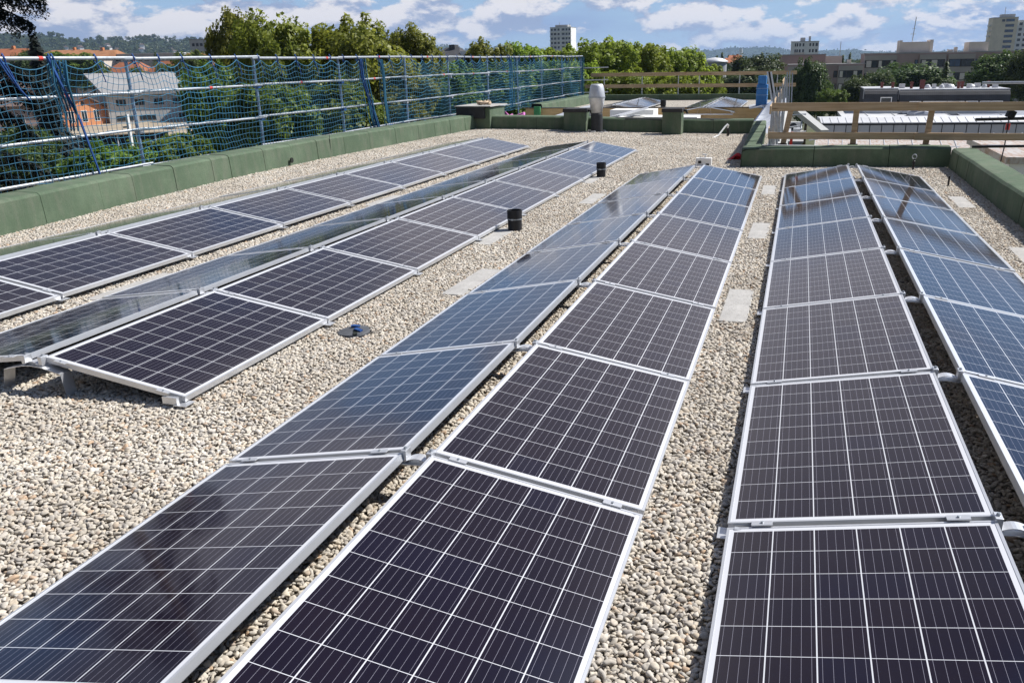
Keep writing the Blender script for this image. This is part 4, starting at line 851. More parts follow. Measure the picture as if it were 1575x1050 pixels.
# ------------------------------------------------------------------ ground, streets, hills
m = MB(); m.add([(-9000, -400, -9.05), (9000, -400, -9.05), (9000, 9000, -9.05), (-9000, 9000, -9.05)], [(0, 1, 2, 3)]); tag(m.build('ground', M['ground']), kind='structure')
def patch(name, px, mat, z=-9.0):
    m = MB(); pts = [atz(u, v, z) for u, v in px]; m.add([(p[0], p[1], z) for p in pts], [tuple(range(len(pts)))]); o = m.build(name, mat); tag(o, kind='structure')
patch('yard', [(60, 235), (300, 215), (300, 178), (235, 182), (70, 196)], M['yard'], -9.0)
patch('road', [(-200, 262), (330, 222), (330, 212), (-200, 245)], M['asphalt'], -8.99)
patch('pavement', [(-150, 300), (135, 258), (135, 242), (-150, 268)], M['paving'], -8.98)
patch('road', [(1085, 160), (1110, 160), (1124, 128), (1116, 128)], M['paving'], -8.98)
HILLS = []
def hills(name, az0, az1, dist, prof, seed, depth_=1500):
    g = np.random.default_rng(seed); n = 240; rows = 14; vs = []; fs = []
    for i in range(n):
        a = math.radians(az0+(az1-az0)*i/(n-1)); hh = np.interp(az0+(az1-az0)*i/(n-1), [p[0] for p in prof], [p[1] for p in prof])
        for j in range(rows):
            t = j/(rows-1); d = dist-depth_*(1-t)*.6; z = -9+hh*(t**1.4)+(g.normal()*hh*.018 if 0 < j else 0)+hh*.05*math.sin(i*.37+j*1.3)*t
            vs.append((math.sin(a)*d, math.cos(a)*d, z))
    for i in range(n-1):
        for j in range(rows-1): q = i*rows+j; fs.append((q, q+rows, q+rows+1, q+1))
    HILLS.append([v_ for k_, v_ in enumerate(vs) if k_ % rows > 4]); m = MB(); m.add(vs, fs); tag(m.build(name, M['hills'], smooth=True), kind='structure')
def elev(u, v, dist):
    d = ray(u, v); return math.degrees(math.atan2(d[0], d[1])), 9+CAM[2]+dist*d[2]/math.hypot(d[0], d[1])
hills('hills', -60, -26, 2300, [elev(u, v, 2300) for u, v in ((-200, 62), (0, 58), (60, 55), (95, 62), (140, 63), (200, 60), (260, 62), (300, 64), (345, 72), (420, 92))], 1)
hills('hills', -34, -14, 4800, [elev(u, v, 4800) for u, v in ((420, 80), (600, 82), (650, 74), (680, 70), (715, 76), (745, 77), (775, 72), (810, 72), (850, 80), (900, 84))], 2)
hills('hills', -16, 20, 5600, [elev(u, v, 5600) for u, v in ((850, 84), (960, 82), (1040, 78), (1090, 77), (1150, 73), (1180, 73), (1215, 78), (1250, 80), (1290, 76), (1330, 79), (1400, 80), (1480, 78), (1560, 80), (1650, 79))], 3)
# far woods and suburbs: too many trees to count, one mass
def far_wood():
    g = np.random.default_rng(5); V = []; T = []
    def blob(x, y, h, w):
        n = 46; d = g.normal(size=(n, 3)); d /= np.linalg.norm(d, axis=1)[:, None]; p = np.array([x, y, -9+h*.55])+d*np.array([w, w, h*.45])*g.uniform(.6, 1.05, (n, 1))
        a = g.normal(size=(n, 3)); a /= np.linalg.norm(a, axis=1)[:, None]; b = np.cross(a, d); s = w*.34
        V.append(np.stack([p-a*s, p-b*s, p+a*s, p+b*s], 1).reshape(-1, 3)); T.append(np.repeat(np.clip(g.normal(.45, .25, n), 0, 1), 4))
    for k in range(3200):
        az = math.radians(g.uniform(-52, 20)); d = 190+1900*g.random()**1.6
        x, y = math.sin(az)*d, math.cos(az)*d
        if -14 < x < 75 and y < 480: continue
        azd = math.degrees(az)
        if d < 300 and (azd < -36): continue
        blob(x, y, g.uniform(5, 10.5), g.uniform(3, 6.5))
    for h_, cnt, sz in zip(HILLS, (4500, 1200, 1600), (8, 9, 9)):
        for q in g.choice(len(h_), cnt): x, y, z = h_[q]; n0_ = len(V); blob(x+g.normal()*12, y+g.normal()*12, sz*g.uniform(.7, 1.3), sz*g.uniform(.4, .7)); V[n0_] = V[n0_]+np.array([0, 0, z+9-2])
    V = np.concatenate(V); T = np.concatenate(T); nq = len(V)//4
    me = bpy.data.meshes.new('far_wood'); me.vertices.add(len(V)); me.vertices.foreach_set('co', V.astype(np.float32).ravel()); me.loops.add(nq*4); me.loops.foreach_set('vertex_index', np.arange(nq*4, dtype=np.int32)); me.polygons.add(nq)
    me.polygons.foreach_set('loop_start', np.arange(nq, dtype=np.int32)*4); me.polygons.foreach_set('loop_total', np.full(nq, 4, np.int32))
    at = me.attributes.new('tone', 'FLOAT', 'POINT'); at.data.foreach_set('value', T.astype(np.float32)); me.materials.append(M['leaf_dark']); me.update()
    o = bpy.data.objects.new('far_wood', me); COL.objects.link(o); tag(o, kind='stuff'); o['label'] = 'distant wooded suburbs below the hills'
far_wood()
# ------------------------------------------------------------------ buildings
_wm = {}
def win_mesh(w, h, kind):
    key = (round(w, 2), round(h, 2), kind)
    if key not in _wm:
        f = MB(); t = .08
        f.box(0, w, -.06, .05, 0, t); f.box(0, w, -.06, .05, h-t, h); f.box(0, t, -.06, .05, t, h-t); f.box(w-t, w, -.06, .05, t, h-t)
        if w > 1.6: f.box(w/2-.04, w/2+.04, -.06, .05, t, h-t)
        p = MB(); p.box(t, w-t, -.03, .02, t, h-t)
        b = MB(); b.box(t, w*.52, -.05, -.032, t if kind != 'half' else h*.4, h-t)
        _wm[key] = (f.mesh('window', M['frame_white' if kind == 'white' else 'frame_dark']), p.mesh('pane', M['win_blue' if kind == 'blue' else 'blind_orange' if kind == 'orange' else 'blind' if kind == 'blind' else 'win']), b.mesh('blind', M['blind']) if kind in ('half', 'part') else None)
    return _wm[key]
def window(root, x, z, w, h, kind='dark', face='front', y=0.0):
    f, p, b = win_mesh(w, h, kind); rot = (0, 0, 0) if face == 'front' else (0, 0, R(90))
    o = link_part('window', f, root, (x, y, z), rot); link_part('pane', p, o)
    if b: link_part('blind', b, o)
    return o
def bld(name, label, loc, rz, w, d, h, wall, roof='roof_felt', group=None, parapet_=.0, cat='building'):
    o = empty(name, loc, label, cat, group, rz); m = MB(); m.box(0, w, 0, d, 0, h); m.build('wall', M[wall], o)
    if roof: m = MB(); m.box(-.15, w+.15, -.15, d+.15, h+.003, h+.25); m.build('roof', M[roof], o)
    return o
def gable(o, w, d, h, rise, mat, over=.4, axis='x', hip=0.0):
    m = MB()
    if axis == 'x':   # ridge along x
        a, b = -over, w+over; hp = hip
        m.add([(a, -over, h), (b, -over, h), (b, d+over, h), (a, d+over, h), (a+hp, d/2, h+rise), (b-hp, d/2, h+rise)], [(0, 1, 5, 4), (2, 3, 4, 5), (0, 4, 3), (1, 2, 5), (0, 3, 2, 1)])
    else:
        m.add([(-over, -over, h), (w+over, -over, h), (w+over, d+over, h), (-over, d+over, h), (w/2, -over, h+rise), (w/2, d+over, h+rise)], [(0, 4, 5, 3), (1, 2, 5, 4), (0, 1, 4), (3, 5, 2), (0, 3, 2, 1)])
    return m.build('roof', M[mat], o)
def px_frame(u0, u1, vtop, y, y2=None):
    a = aty(u0, vtop, y); b = aty(u1, vtop, y2 or y); return a, b, math.hypot(b[0]-a[0], b[1]-a[1]), math.atan2(b[1]-a[1], b[0]-a[0])
Z0 = -9.0
# brown apartment blocks
a, b, w, rz = px_frame(1330, 1640, 84, 228)
A = bld('apartment_block', 'long brown apartment block with strip windows behind the slate roofed building', (a[0], a[1], Z0), rz, w, 14, a[2]-Z0, 'render_brown')
hA = a[2]-Z0
def upx(u, y=228): return (aty(u, 84, y)[0]-a[0])
for (u0, u1, mt) in ((1330, 1380, 'render_taupe'), (1415, 1455, 'render_taupe'), (1459, 1500, 'render_taupe'), (1528, 1640, 'render_taupe')):
    m = MB(); m.box(upx(u0), upx(u1), -.9, -.003, 0, hA-.3); m.build('bay', M[mt], A)
    for fl in range(3): m = MB(); m.box(upx(u0)+.15, upx(u1)-.15, -.915, -.903, hA-3.05-fl*2.95, hA-1.35-fl*2.95); m.build('window_strip', M['frame_dark'], A)
for fl in range(3):
    zz = hA-3.0-fl*2.95
    for (u0, u1, kind) in ((1333, 1350, 'part'), (1352, 1362, 'part'), (1370, 1379, 'part'), (1418, 1432, 'part'), (1433, 1452, 'part'), (1461, 1478, 'blue' if fl == 0 else 'part'), (1479, 1496, 'dark' if fl == 0 else 'part'), (1529, 1541, 'blue'), (1546, 1575, 'blue'), (1580, 1600, 'part')):
        if fl == 2 and u0 in (1370,): continue
        window(A, upx(u0), zz, upx(u1)-upx(u0), 1.6, kind, y=-.92)
    for u0 in (1408, 1499): window(A, upx(u0), zz, .75, 1.6, 'blue')
m = MB(); m.box(upx(1385), upx(1435), 3, 9, hA+.25, hA+2.6); m.box(upx(1384), upx(1388), 2.8, 9.2, hA+.25, hA+3.0); m.box(upx(1431), upx(1436), 2.8, 9.2, hA+.25, hA+3.0); m.build('penthouse', M['render_pale'], A)
m = MB(); m.box(upx(1491), upx(1521), 2, 9, hA+.25, hA+2.3); m.build('penthouse', M['render_pale'], A)
m = MB(); m.box(upx(1471), upx(1476), 4, 5, hA+.25, hA+1.3); m.box(upx(1461), upx(1469), 4, 5, hA+.25, hA+.75); m.build('chimney', M['render_pale'], A)
m = MB(); m.tube((upx(1405), 6, hA+2.6), (upx(1407), 6, hA+8.2), .10, 6); m.tube((upx(1401), 6, hA+4.4), (upx(1409), 6, hA+4.4), .06, 5); m.tube((upx(1403), 6, hA+5.6), (upx(1408), 6, hA+5.6), .06, 5); m.build('antenna', M['galv'], A)
# lower middle block
a2, b2, w2, rz2 = px_frame(1212, 1330, 101, 225); h2 = a2[2]-Z0
Bk = bld('apartment_block', 'lower brown apartment block with orange blinds, joined to the long one', (a2[0], a2[1], Z0), rz2, w2, 12, h2, 'render_brown')
def upx2(u): return aty(u, 101, 225)[0]-a2[0]
m = MB(); m.box(upx2(1212), upx2(1262), -.9, -.003, 0, h2-.3); m.box(upx2(1290), upx2(1328), -.9, -.003, 0, h2-.3); m.build('bay', M['render_taupe'], Bk)
for fl in range(3):
    m = MB(); m.box(upx2(1213), upx2(1261), -.915, -.903, h2-2.95-fl*2.95, h2-1.3-fl*2.95); m.box(upx2(1291), upx2(1327), -.915, -.903, h2-2.95-fl*2.95, h2-1.3-fl*2.95); m.build('window_strip', M['frame_dark'], Bk)
for fl in range(3):
    zz = h2-2.9-fl*2.95
    for (u0, u1, kind) in ((1214, 1232, 'orange'), (1236, 1249, 'dark'), (1250, 1259, 'orange' if fl == 0 else 'part'), (1292, 1302, 'part'), (1303, 1312, 'dark'), (1313, 1326, 'part')): window(Bk, upx2(u0), zz, upx2(u1)-upx2(u0), 1.55, kind, y=-.92)
    window(Bk, upx2(1283), zz, .9, 1.55, 'dark')
m = MB(); m.box(upx2(1230), upx2(1236), 3, 4, h2+.25, h2+1.1); m.box(upx2(1304), upx2(1310), 5, 6, h2+.25, h2+1.1); m.build('chimney', M['render_pale'], Bk)
# upper rear slab
a3, b3, w3, rz3 = px_frame(1198, 1270, 86, 246); h3 = a3[2]-Z0
Ck = bld('apartment_block', 'plain brown block end rising behind the lower block with orange blinds', (a3[0], a3[1], Z0), rz3, w3, 14, h3, 'render_brown')
m = MB(); ww = aty(1296, 86, 246)[0]-a3[0]; m.box(w3+.003, ww, 1, 13, 0, h3-.3); m.build('side_wing', M['render_pale'], Ck)
m = MB(); m.tube((ww-.5, 6, h3-.3), (ww-.5, 6, h3+3.2), .09, 5); m.build('antenna', M['galv'], Ck)
# towers
def tower(u0, u1, us, vtop, y, label, wall, floors, cols, wk, fh=2.9, side=None):
    a, b, w, rz = px_frame(u0, us, vtop, y); h = a[2]-Z0; t = bld('tower_block', label, (a[0], a[1], Z0), rz, w, w*1.0, h, wall)
    for fl in range(floors):
        for c in cols: window(t, w*c[0], h-2.2-fl*fh, w*c[1], 1.5, wk)
    e = aty(u1, vtop, y)[0]-aty(us, vtop, y)[0]
    return t, w, h, e
t, w, h, e = tower(1528, 1602, 1567, 28, 600, 'tall beige tower block at the right edge of the skyline', 'render_beige', 12, [(.52, .34)], 'blue', 2.95)
m = MB(); m.box(w+.003, w+12, 1.5, w, 0, h-1.5); m.build('side_wing', M['render_white'], t)
for fl in range(11):
    for c in (1.2, 4.2, 7.2): window(t, w+c, h-4.4-fl*2.95, 1.7, 1.5, 'dark', y=1.5)
m = MB()
for fl in range(11): m.box(-1.3, -.003, 2, 8, h-4.6-fl*2.95, h-3.7-fl*2.95)
m.build('balcony', M['render_white'], t); m = MB(); m.box(w*.35, w*.9, 3, 9, h+.25, h+2.0); m.tube((w*.5, 5, h+2), (w*.5, 5, h+6), .15, 5); m.build('plant_room', M['render_grey2'], t)
window(t, w*.36, h-2.2, w*.12, 1.4, 'dark')
t, w, h, e = tower(1217, 1260, 1260, 65, 480, 'white tower block peeping over the brown blocks', 'render_white', 4, [(.14, .05), (.21, .05), (.30, .06), (.42, .06), (.66, .06), (.77, .06), (.88, .08)], 'dark', 2.9)
m = MB(); m.box(w*.13, w*.5, -.6, -.003, 0, h-5); m.build('bay', M['render_pale'], t); m = MB(); m.box(w*.32, w*.5, 3, 8, h+.25, h+2); m.box(w*.62, w*.7, 3, 8, h+.25, h+2.6); m.build('plant_room', M['render_grey2'], t)
t, w, h, e = tower(846, 887, 878, 43, 640, 'white square apartment tower above the lime trees', 'render_white', 6, [(.03, .10), (.18, .12), (.36, .10), (.56, .14), (.74, .10), (.88, .10)], 'dark', 3.0)
m = MB(); m.box(w*.2, w*.8, 3, 12, h+.25, h+1.8); m.tube((w*.35, 6, h+1.8), (w*.35, 6, h+3.5), .2, 5); m.tube((w*.85, 6, h), (w*.85, 6, h+2.5), .2, 5); m.build('plant_room', M['render_grey2'], t)
m = MB()
for fl in range(8): m.box(-.4, w+.4, -.45, -.07, h-3.05-fl*3, h-2.6-fl*3)
m.build('balcony', M['frame_white'], t)
a, b, w, rz = px_frame(291, 338, 62, 300); t = bld('office_block', 'grey flat roofed block beside the tall plane tree at upper left', (a[0], a[1], Z0), rz, w, 10, a[2]-Z0, 'render_grey2')
for fl in range(3):
    for c in (.07, .2, .33, .55, .75): window(t, w*c, a[2]-Z0-2.3-fl*2.9, 1.2, 1.1, 'dark')
# dark roofed villa in the middle distance
a, b, w, rz = px_frame(672, 725, 86, 240); o = bld('villa', 'pale house with dark layered roof between the plane trees', (a[0], a[1], Z0), rz, w, 9, a[2]-Z0, 'render_white', None); gable(o, w*.62, 9, a[2]-Z0, 2.2, 'slate', .8, 'x', 2.0)
m = MB(); m.box(w*.66, w, .5, 8, a[2]-Z0+.003, a[2]-Z0+1.1); m.build('upper_storey', M['render_white'], o); m = MB(); m.box(w*.25, w*.42, 3, 6, a[2]-Z0+1.2, a[2]-Z0+2.9); m.build('chimney', M['slate'], o); window(o, w*.7, a[2]-Z0-1.6, 1.2, 1.2, 'white'); window(o, w*.86, a[2]-Z0-1.6, 1.2, 1.2, 'white')
# round grey building beyond the railing
p = aty(1096, 97, 150); o = empty('rotunda', (p[0], p[1]+4, Z0), 'round pale building with domed white roof beside the street', 'building'); hh = p[2]-Z0
m = MB(); m.lathe([(2.0, 0), (2.0, hh)], n=28); m.build('wall', M['render_grey'], o, smooth=False); m = MB(); m.lathe([(2.2, hh+.003), (2.2, hh+.25), (1.2, hh+.7), (.01, hh+.85)], n=28); m.build('roof', M['metal_white'], o, smooth=True)
for i in range(5):
    ang = -2.3+i*.35; m = MB(); m.box(-.35, .35, -.04, .04, 0, 1.5); q = m.build('window', M['win'], o); q.location = (2.02*math.cos(ang), 2.02*math.sin(ang), hh-3); q.rotation_euler = (0, 0, ang+math.pi/2)
# slate mansard with red chimneys
a, b, w, rz = px_frame(1330, 1556, 150, 100); h = a[2]-Z0; o = bld('mansard_building', 'long building with dark slate roof, white dormers and red chimneys', (a[0], a[1], Z0), rz, w, 9, h-1.1, 'render_white', None)
m = MB(); n = 5; prof = [(0, h-1.1), (.35, h-.5), (.6, h+.3), (.95, h+.62), (1.6, h+.75)]
for (x0, x1, dz) in ((0, w*.235, .0), (w*.25, w, -.12)):
    A_ = [(x0, y, z+dz) for y, z in prof]+[(x0, 8.4, h+.75+dz), (x0, 9, h-1.1+dz)]; B_ = [(x1, y, z+dz) for y, z in prof]+[(x1, 8.4, h+.75+dz), (x1, 9, h-1.1+dz)]; m.extr([0]*7, A_, B_)
m.build('roof', M['slate'], o)
m = MB()
for (x0, x1, dz) in ((-.05, w*.24, .0), (w*.245, w+.1, -.12)):
    m.box(x0, x1, 1.5, 8.5, h+.753+dz, h+.86+dz); m.box(x0-.04, x0+.0, .8, 1.5, h-.2+dz, h+.8+dz)
m.build('coping', M['metal_zinc'], o)
r_ = random.Random(4)
for i, f in enumerate((.13, .205, .345, .41, .665, .70, .90)):
    m = MB(); s = .45 if i == 3 else .27; m.box(-s/2, s/2, 0, s, 0, .75 if i != 3 else .95); m.box(-s/2-.05, s/2+.05, -.05, s+.05, .6 if i != 3 else .8, .68 if i != 3 else .88); q = m.build('chimney', simple('red_chimney', (.20, .07, .06), .9) if i == 0 else bpy.data.materials['red_chimney'], o); q.location = (w*f, 2.2+r_.uniform(0, 3)+(-.6 if i == 3 else 0), h+.7)
for i, f in enumerate((.29, .47, .505, .56, .60, .635, .75, .78, .83, .87, .94)):
    m = MB(); k = r_.uniform(.25, .55); m.lathe([(k, 0), (k, .15), (k*.7, .33), (.01, .4)], n=10) if i % 2 else m.box(-k*.6, k*.6, -k*.5, k*.5, 0, .45); q = m.build('skylight', M['metal_white'], o); q.location = (w*f, 3+r_.uniform(0, 3), h+.75)
for f in (.155, .36, .455, .535, .62, .655, .745, .84, .91):
    ww_ = 1.15; q = window(o, w*f-.6, h-1.28 if f > .2 else h-.85, ww_, .85, 'white', y=.12)
# metal sheds
def shed(label, px, z, mat, sp, thick=.25, along=0):
    pts = [atz(u, v, z) for u, v in px]; c = sum(pts)/len(pts); o = empty('metal_shed', (c[0], c[1], Z0), label, 'shed', 'sheet metal roofs below the railing')
    q = [(p[0]-c[0], p[1]-c[1]) for p in pts]; m = MB(); m.prism(q, z-Z0-thick, z-Z0); m.build('roof', M[mat], o)
    m = MB(); m.prism([(x*.985, y*.985) for x, y in q], 0, z-Z0-thick-.003); m.build('wall', M['render_grey2'], o)
    A_, B_, C_, D_ = [np.array(p) for p in q[:4]]; m = MB()
    n = max(2, int(np.linalg.norm(B_-A_)/sp)) if along == 0 else max(2, int(np.linalg.norm(D_-A_)/sp))
    for i in range(n+1):
        t = i/n
        s, e = (A_+(B_-A_)*t, D_+(C_-D_)*t) if along == 0 else (A_+(D_-A_)*t, B_+(C_-B_)*t)
        m.bar((*s, z-Z0+.03), (*e, z-Z0+.03), .05, .056)
    m.build('standing_seam', M['metal_zinc'], o); return o
shed('white sheet metal roof with arched skylights beyond the upper pine board', [(1300, 187), (1480, 187), (1440, 168), (1285, 168)], -3.7, 'metal_white', 2.2)
shed('blue grey sheet metal roof right of the white one', [(1490, 187), (1700, 185), (1640, 166), (1462, 168)], -3.72, 'metal_grey', 3.0)
shed('rust stained sheet metal roof just below the lower pine board', [(1250, 252), (1700, 252), (1660, 205), (1255, 207)], -4.4, 'metal_rust', .9)
# long zinc ridge building between the boards
pA, pB = atz(1264, 205, -4.6), atz(1720, 203, -4.6); o = empty('zinc_hall', (pA[0], pA[1], Z0), 'long narrow hall with pale zinc eaves seen between the two pine boards', 'building', None, math.atan2(pB[1]-pA[1], pB[0]-pA[0])); w = math.hypot(pB[0]-pA[0], pB[1]-pA[1])
m = MB(); m.box(0, w, 0, 2.5, 0, 5.2); m.build('wall', M['black_metal'], o)
hz = 5.24; m = MB(); m.hexa([(-.2, -.35, hz+.02), (w, -.35, hz+.02), (w, .9, hz+.40), (-.2, .9, hz+.40), (-.2, -.35, hz+.1), (w, -.35, hz+.1), (w, .9, hz+.48), (-.2, .9, hz+.48)]); m.box(-.2, w, .9, 2.7, hz+.2, hz+.48); m.build('roof', M['metal_white'], o)
m = MB()
for i in range(int(w/.7)): m.hexa([(i*.7, -.36, hz+.1), (i*.7+.04, -.36, hz+.1), (i*.7+.04, .88, hz+.47), (i*.7, .88, hz+.47), (i*.7, -.36, hz+.135), (i*.7+.04, -.36, hz+.135), (i*.7+.04, .88, hz+.51), (i*.7, .88, hz+.51)])
m.build('standing_seam', M['metal_zinc'], o)
for i in range(int(w/1.05)):
    m = MB() if i == 0 else m
    if i == 0: m.box(0, .97, -.06, -.003, 0, 1.3); pane_me = m.mesh('wall_panel', M['metal_zinc'])
    link_part('wall_panel', pane_me, o, (i*1.05+.05, 0, hz-1.45))
# skylight arches on the white roof
p = atz(1400, 178, -3.7); sk = empty('roof_skylight', (p[0], p[1], -3.7), 'row of dark arched rooflights across the white metal roof', 'rooflight')
for i in range(5):
    q = atz(1376+11*i, 170+3.0*i, -3.7); m = MB(); m.path([(-.9, 0, 0), (-.7, 0, .32), (0, 0, .5), (.7, 0, .32), (.9, 0, 0)], .34, 8); c = m.build('arch', M['metal_grey'], sk); c.location = (q[0]-p[0], q[1]-p[1], -.12)
# lower yard roofs left of the sheds: stairs, unit, ducts
p = atz(1215, 215, -4.5); o = empty('flat_roof_annex', (p[0]-1.5, p[1]-2, Z0), 'dark flat annex roof with ducts below the steel posts', 'building'); m = MB(); m.box(-1.5, 2.5, 0, 12, 0, 4.4); m.build('wall', M['render_grey'], o); m = MB(); m.box(-1.6, 2.6, -.1, 12.1, 4.403, 4.55); m.build('roof', M['roof_felt'], o)
m = MB(); m.box(1.0, 1.5, 2, 7, 4.55, 5.1); m.box(1.7, 2.3, 5, 6, 4.55, 5.2); m.build('duct', M['metal_zinc'], o)
p = atz(1222, 192, -3.6); o = empty('air_conditioner', (p[0], p[1], -4.45), 'white air conditioning unit on a frame beyond the first railing post', 'air conditioner'); m = MB(); m.box(-.5, .5, -.2, .2, .25, 1.1); m.build('casing', M['white_paint'], o, bevel=.02)
m = MB(); m.lathe([(.34, 0), (.34, .02), (.05, .03)], n=20); q = m.build('fan_grille', M['rubber'], o); q.rotation_euler = (R(90), 0, 0); q.location = (-.1, -.2, .68); m = MB(); m.box(-.45, -.38, -.2, .2, 0, .25); m.box(.38, .45, -.2, .2, 0, .25); m.build('foot', M['galv'], o)
st = empty('metal_stair', tuple(atz(1258, 200, -4.2)), 'sloping pale steel stair flank below the first board', 'stair'); s0 = np.array(st.location); 
def sl(u, v, y): return tuple(np.array(aty(u, v, y))-s0)
m = MB(); m.bar(sl(1226, 170, 55), sl(1268, 204, 52), .5, .3); m.build('flank', M['render_grey2'], st); m = MB()
for i in range(6): m.bar(sl(1214+6*i, 196+4*i, 50), sl(1228+6*i, 194+4*i, 50), .25, .05)
m.build('tread', M['alu'], st); m = MB(); m.tube(sl(1234, 165, 55), sl(1232, 200, 54), .05, 6); m.tube(sl(1212, 170, 54), sl(1212, 200, 54), .05, 6); m.tube(sl(1206, 178, 54), sl(1240, 176, 54), .05, 6); m.build('handrail', M['galv'], st)
# annex wall with small window at the far right
a = aty(1552, 252, 34); o = bld('white_annex', 'pale annex wall with one small window below right parapet', (a[0], a[1], Z0), 0, 12, 8, a[2]-Z0, 'render_white', 'metal_rust'); window(o, .5, a[2]-Z0-1.15, .75, .7, 'dark')
# street lamp crossing at right
p = aty(1511, 127, 40); o = empty('street_lamp', (p[0]+4.5, p[1], Z0), 'grey street lamp arm reaching in from the right edge', 'street lamp'); m = MB(); m.path([(0, 0, 0), (0, 0, p[2]-Z0-.05), (-1.2, 0, p[2]-Z0)], .07, 8); m.build('pole', M['galv'], o); m = MB(); m.box(-4.5, -1.1, -.12, .12, p[2]-Z0-.07, p[2]-Z0+.03); m.build('lamp_head', M['galv'], o, bevel=.02)
# ---- left side: brick gable house, grey hall, roofs
def atg(u, v): return atz(u, v, Z0)
pb = atg(95, 197); pe = atg(168, 190); w = math.hypot(pe[0]-pb[0], pe[1]-pb[1]); rz = math.atan2(pe[1]-pb[1], pe[0]-pb[0])
s = depth(pb)/F; hb = 34*s; o = empty('brick_house', (pb[0], pb[1], Z0), 'orange brick gable house with three tall white windows', 'house', None, rz)
m = MB(); m.add([(0, 0, 0), (w, 0, 0), (w, 0, hb*.72), (w*.5, 0, hb*1.32), (0, 0, hb*.72), (0, 12, 0), (w, 12, 0), (w, 12, hb*.72), (w*.5, 12, hb*1.32), (0, 12, hb*.72)], [(0, 1, 2, 3, 4), (9, 8, 7, 6, 5), (0, 5, 6, 1), (1, 6, 7, 2), (4, 9, 5, 0)]); m.build('wall', M['brick'], o)
m = MB(); t = .3
for sgn in (0, 1):
    x0, x1 = (-.9, w*.5) if sgn == 0 else (w+.9, w*.5); z0_ = hb*.72-.9*(hb*.6/(w*.5)); z1_ = hb*1.32
    m.hexa([(x0, -.9, z0_+.02), (x1, -.9, z1_+.02), (x1, 12, z1_+.02), (x0, 12, z0_+.02), (x0, -.9, z0_+t), (x1, -.9, z1_+t), (x1, 12, z1_+t), (x0, 12, z0_+t)])
m.build('roof', M['tile_brown'], o)
for f in (.17, .44, .70): window(o, w*f, hb*.16, w*.12, hb*.52, 'white')
m = MB(); m.lathe([(.45, 0), (.45, .06)], n=16); q = m.build('window', M['win'], o); q.rotation_euler = (R(90), 0, 0); q.location = (w*.5, -.003, hb*.98)
# grey hall behind and right of it
pb = atg(150, 193); pe = atg(286, 186); w = math.hypot(pe[0]-pb[0], pe[1]-pb[1]); rz = math.atan2(pe[1]-pb[1], pe[0]-pb[0]); s = depth(pb)/F
o = empty('grey_hall', (pb[0]-1, pb[1]+5, Z0), 'long pale grey hall with sheet roof and groups of three windows', 'hall', None, rz); hh = 42*s
m = MB(); m.box(0, w, 0, 14, 0, hh); m.build('wall', M['render_grey2'], o); m = MB(); m.hexa([(-.8, -1.0, hh+.05), (w+1, -1.0, hh+.05), (w+1, 14, hh+4.2), (-.8, 14, hh+4.2), (-.8, -1.0, hh+.5), (w+1, -1, hh+.5), (w+1, 14, hh+4.6), (-.8, 14, hh+4.6)]); m.build('roof', M['roof_grey'], o)
for f in (.10, .31, .53, .75):
    for k in range(3): window(o, w*(f+.038*k), hh*.62, w*.032, hh*.22, 'dark')
for f in (.08, .34, .80): m = MB(); m.box(w*f, w*f+3.4, -.08, -.003, hh*.08, hh*.26); m.build('garage_door', M['win'], o)
# brown roofed house at far left
pb = atg(-60, 205); o = empty('brown_roof_house', (pb[0], pb[1], Z0), 'low house with broad brown tiled roof behind the spruce', 'house', None, rz); m = MB(); m.box(0, 15, 0, 14, 0, 4.6); m.build('wall', M['render_pink'], o); gable(o, 15, 14, 4.6, 4.6, 'tile_brown', .8); m = MB(); m.box(11, 12, 6, 7, 7.5, 10.2); m.build('chimney', M['brick'], o); window(o, 4, 1.4, 1.4, 1.6, 'white'); window(o, 10, 1.4, 1.4, 1.6, 'white')
# street-side wall, dark carport and leaning lamp post by the yard
pb, pe = atg(60, 240), atg(270, 226); o = empty('carport', (pb[0], pb[1], Z0), 'long dark open carport below the sandy yard', 'carport', None, math.atan2(pe[1]-pb[1], pe[0]-pb[0])); w = math.hypot(pe[0]-pb[0], pe[1]-pb[1])
m = MB(); m.box(-10, w, 3, 6, 0, 2.2); m.build('wall', M['dark_cap'], o); m = MB(); m.box(-10, w, -.3, 6.2, 2.203, 2.35); m.build('roof', M['yard'], o)
for i in range(8): m = MB(); m.box(-.08, .08, -.08, .08, 0, 2.2); q = m.build('post', M['frame_white'], o); q.location = (i*w/7, 0, 0)
def car(loc, rz, mat, label):
    o = empty('parked_car', loc, label, 'car', 'cars parked at the carport', rz); m = MB()
    m.extr([0]*8, [(x, -.85, z) for x, z in ((0, .35), (0, .8), (.9, .95), (1.5, 1.42), (3.0, 1.45), (3.7, .98), (4.2, .9), (4.2, .35))], [(x, .85, z) for x, z in ((0, .35), (0, .8), (.9, .95), (1.5, 1.42), (3.0, 1.45), (3.7, .98), (4.2, .9), (4.2, .35))]); m.build('body', mat, o, bevel=.06)
    m = MB(); m.add([(1.15, -.87, .95), (3.45, -.87, .97), (3.0, -.87, 1.38), (1.55, -.87, 1.36)], [(0, 1, 2, 3)]); m.build('side_window', M['win'], o)
    for x in (.8, 3.4):
        m = MB(); m.lathe([(.02, 0), (.32, 0), (.32, .2), (.02, .2)], n=18); q = m.build('wheel', M['rubber'], o); q.rotation_euler = (R(90), 0, 0); q.location = (x, -.7, .33)
        m = MB(); m.lathe([(.02, 0), (.2, 0), (.2, .01)], n=14); q2 = m.build('rim', M['galv'], q); q2.location = (0, 0, .203)
